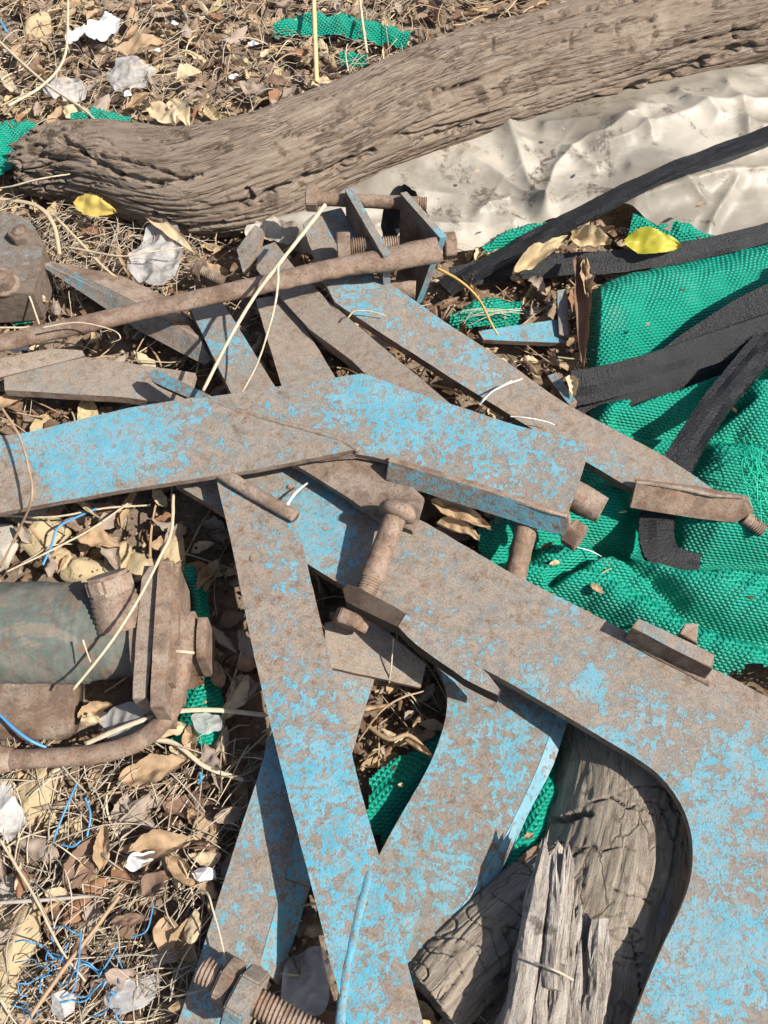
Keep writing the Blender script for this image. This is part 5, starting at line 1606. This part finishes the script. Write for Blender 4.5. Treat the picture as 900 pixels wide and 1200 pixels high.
stalk('golden bent stalk by the fork reaching down to the arm', [(510, 313, .10), (540, 330, .095), (562, 352, .09), (575, 378, .085), (583, 392, .08)], 5, plain('golden stalk', (0.45, 0.29, 0.09), .6, .25), .3)
stalk('long diagonal brown stalk in the lower left straw', [(30, 1200, .05), (70, 1142, .055), (110, 1090, .05), (140, 1050, .045)], 8, M_STRAWB, .2)
stalk('pale thin stalk slanting through the lower left straw', [(0, 984, .05), (40, 1050, .055), (70, 1110, .055), (100, 1150, .045)], 5, M_STRAW1, .3)
stalk('grey horizontal twig near the left stones', [(0, 1058, .04), (60, 1054, .042), (110, 1050, .04)], 7, plain('grey twig', (0.33, 0.29, 0.24), .7, .3), .3)
stalk('arched wire like stalk beside the folded plate', [(218, 1060, .05), (228, 1048, .07), (242, 1046, .085), (250, 1068, .09), (260, 1105, .085), (264, 1132, .08)], 3.5, M_STRAW1, .1)
stalk('white twig tied across the splintered wood', [(626, 1128, .13), (650, 1137, .142), (672, 1148, .13)], 4, M_STRAW1, .2)
stalk('white thread tuft on the arm of the fork', [(562, 474, .128), (572, 462, .13), (590, 452, .13), (612, 444, .126)], 4, M_WHITE, .4)
stalk('white thread loop on the fork arm near the elbow plate', [(562, 474, .128), (568, 468, .134), (578, 458, .134), (600, 446, .128)], 2.5, M_WHITE, .4)
stalk('white thread curled at the far end of the elbow plate', [(598, 488, .125), (620, 490, .128), (640, 494, .122), (650, 498, .12)], 2.5, M_WHITE, .4)
stalk('thin curled straw on the left part of the fork arm', [(408, 372, .126), (415, 365, .13), (428, 364, .13), (440, 366, .128), (452, 370, .124)], 2.5, M_STRAW1, .4)
stalk('pale flat straw in the dark gap below the narrow bar', [(498, 450, .07), (520, 454, .07), (542, 461, .07)], 6, plain('orange straw', (0.55, 0.36, 0.18), .6, .25), .3, flat=.5)
stalk('white feathery chip on the plate under the elbow plate', [(336, 592, .122), (346, 578, .128), (360, 566, .125)], 7, M_WHITE, .6, flat=.5)
stalk('bleached stalk crossing the upper left litter', [(-5, 45, .05), (50, 95, .055), (100, 130, .06), (125, 158, .075)], 5, M_STRAW1, .2)
stalk('curved bleached stalk beside the upper left stone', [(10, 124, .06), (50, 100, .06), (76, 65, .065), (80, 0, .05)], 5, M_STRAW1, .2)
stalk('bleached stalk arching over the left end of the log', [(-10, 222, .09), (15, 218, .105), (45, 210, .115), (82, 204, .115)], 3.5, M_STRAW1, .3)
stalk('bleached stalk over the plastic wad below the log', [(80, 290, .06), (140, 300, .075), (170, 296, .08), (215, 290, .08)], 3.5, M_STRAW1, .3)
stalk('golden blade leaf bundle stalk next to the bolted block', [(-10, 232, .06), (40, 240, .07), (62, 262, .07), (70, 298, .06)], 8, M_PALE, .2, flat=.5)
stalk('long golden straw left of the plastic wad', [(66, 255, .06), (100, 290, .06), (125, 316, .055), (172, 352, .05)], 5, M_PALE, .2, flat=.6)
stalk('light straw crossing the litter below the bolted block', [(0, 384, .05), (24, 384, .05), (50, 383, .05)], 4, M_STRAW1, .2)
stalk('straw slanting past the yellow leaf by the bolted block', [(22, 322, .08), (34, 346, .075), (46, 380, .06)], 3.5, M_STRAW1, .2)
stalk('pale straw lying above the stones by the elbow plate', [(0, 604, .05), (60, 606, .055), (120, 596, .055), (176, 592, .05)], 4, M_STRAW1, .2)
stalk('pale straw slanting over the left stones', [(8, 670, .05), (60, 645, .06), (110, 618, .06), (150, 590, .06)], 4, M_STRAW1, .2)
stalk('frayed stem tuft standing up in the gap beside the bracket', [(456, 800, .07), (459, 775, .09), (461, 748, .105)], 3, M_STRAW1, .3)
stalk('curved dry stem arching in the gap above the blade', [(420, 868, .04), (445, 835, .07), (470, 818, .075), (496, 810, .06)], 4, M_STRAWB, .2)
stalk('stout tan stem forking in the gap', [(430, 850, .05), (455, 866, .06), (480, 862, .062), (508, 888, .055)], 8, M_TAN, .2)
stalk('thin white thread on the green net below the pin', [(670, 640, .085), (690, 645, .085), (705, 652, .08)], 2, M_WHITE, .3)
stalk('thin dark stem on the net beside the hooked plate', [(664, 690, .07), (690, 680, .078), (712, 668, .075), (722, 664, .07)], 3, M_STRAWB, .3)

def twine(label, strands, wpx, mat=None, name='twine_tangle', cat='twine'):
    """a tangle: one mesh of several thin cords lying together."""
    V = []; F = []
    for pts in strands:
        C = catmull([tuple(P(*q)) for q in pts], 30)
        T, N, B = frames(C); base = len(V); r = wpx * .38 * S(*pts[0])
        for i in range(30):
            for j in range(6):
                th = j * math.pi / 3
                V.append(C[i] + N[i] * math.cos(th) * r + B[i] * math.sin(th) * r * .6)
        for i in range(29):
            for j in range(6):
                a = base + i * 6 + j; b = base + i * 6 + (j + 1) % 6
                F.append((a, b, b + 6, a + 6))
    tag(mesh_obj(name, V, F, mat or M_TWINE, None, True), label, cat)
def rs(cx, cy, n, sp, z=.045, m=6):
    out = []
    for k in range(n):
        x, y = cx + R.gauss(0, sp * .6), cy + R.gauss(0, sp * .6); a = R.uniform(0, 6.28)
        s = []
        for i in range(m):
            s.append((x, y, z + R.uniform(-.008, .012)))
            a += R.gauss(0, .8); x += math.cos(a) * sp * .45; y += math.sin(a) * sp * .45
        out.append(s)
    return out
twine('blue twine strand standing in the straw below the yellow stone', [[(90, 918, .05), (78, 945, .055), (66, 975, .05), (63, 985, .045)], [(72, 990, .045), (85, 992, .05), (95, 985, .05)], [(100, 935, .05), (106, 955, .05), (102, 980, .045)]], 3.6)
twine('blue twine tangle right of the bottom stalk', rs(130, 1150, 7, 26) + [[(180, 1060, .05), (172, 1090, .055), (155, 1098, .05)], [(138, 1108, .05), (125, 1130, .05), (115, 1145, .05)]], 2.6)
twine('blue twine tangle left of the bottom stalk', rs(58, 1120, 6, 24) + [[(95, 1090, .055), (92, 1130, .06), (86, 1160, .055), (72, 1170, .05)], [(80, 1105, .055), (70, 1130, .05)]], 2.6)
twine('thin blue twine scraps at the bottom left corner', rs(36, 1180, 5, 18), 2.0)
twine('blue twine cord lying over the stones above the casting', [[(113, 596, .06), (90, 606, .06), (68, 618, .06), (60, 640, .055), (50, 662, .05)]], 4.5)
twine('blue twine cord at the left edge below the casting', [[(0, 838, .06), (18, 855, .06), (36, 868, .055), (54, 876, .045)]], 5)
twine('tiny blue twine end in the top left corner', [[(-4, 20, .05), (4, 30, .05), (8, 38, .045)]], 4)
twine('short blue twine end near the torn tan leaf', [[(234, 905, .05), (236, 912, .05), (232, 918, .045)]], 5)
twine('green loose fibres fraying from the net at the right edge', [[(870 + R.gauss(0, 12), 530 + R.gauss(0, 10), .10), (885 + R.gauss(0, 12), 545 + R.gauss(0, 12), .115), (890 + R.gauss(0, 14), 565 + R.gauss(0, 12), .10), (900 + R.gauss(0, 14), 580 + R.gauss(0, 12), .09)] for k in range(34)], 1.5, M_GREENF, 'net_fray', 'net')
twine('white and green fibres on the net patch beside the fork', [[(530 + R.uniform(0, 20), 385 - R.uniform(0, 20), .05), (560 + R.gauss(0, 10), 368 + R.gauss(0, 8), .06), (600 + R.gauss(0, 12), 362 + R.gauss(0, 8), .055)] for k in range(7)], 1.2, M_STRAW1, 'net_fray', 'net')
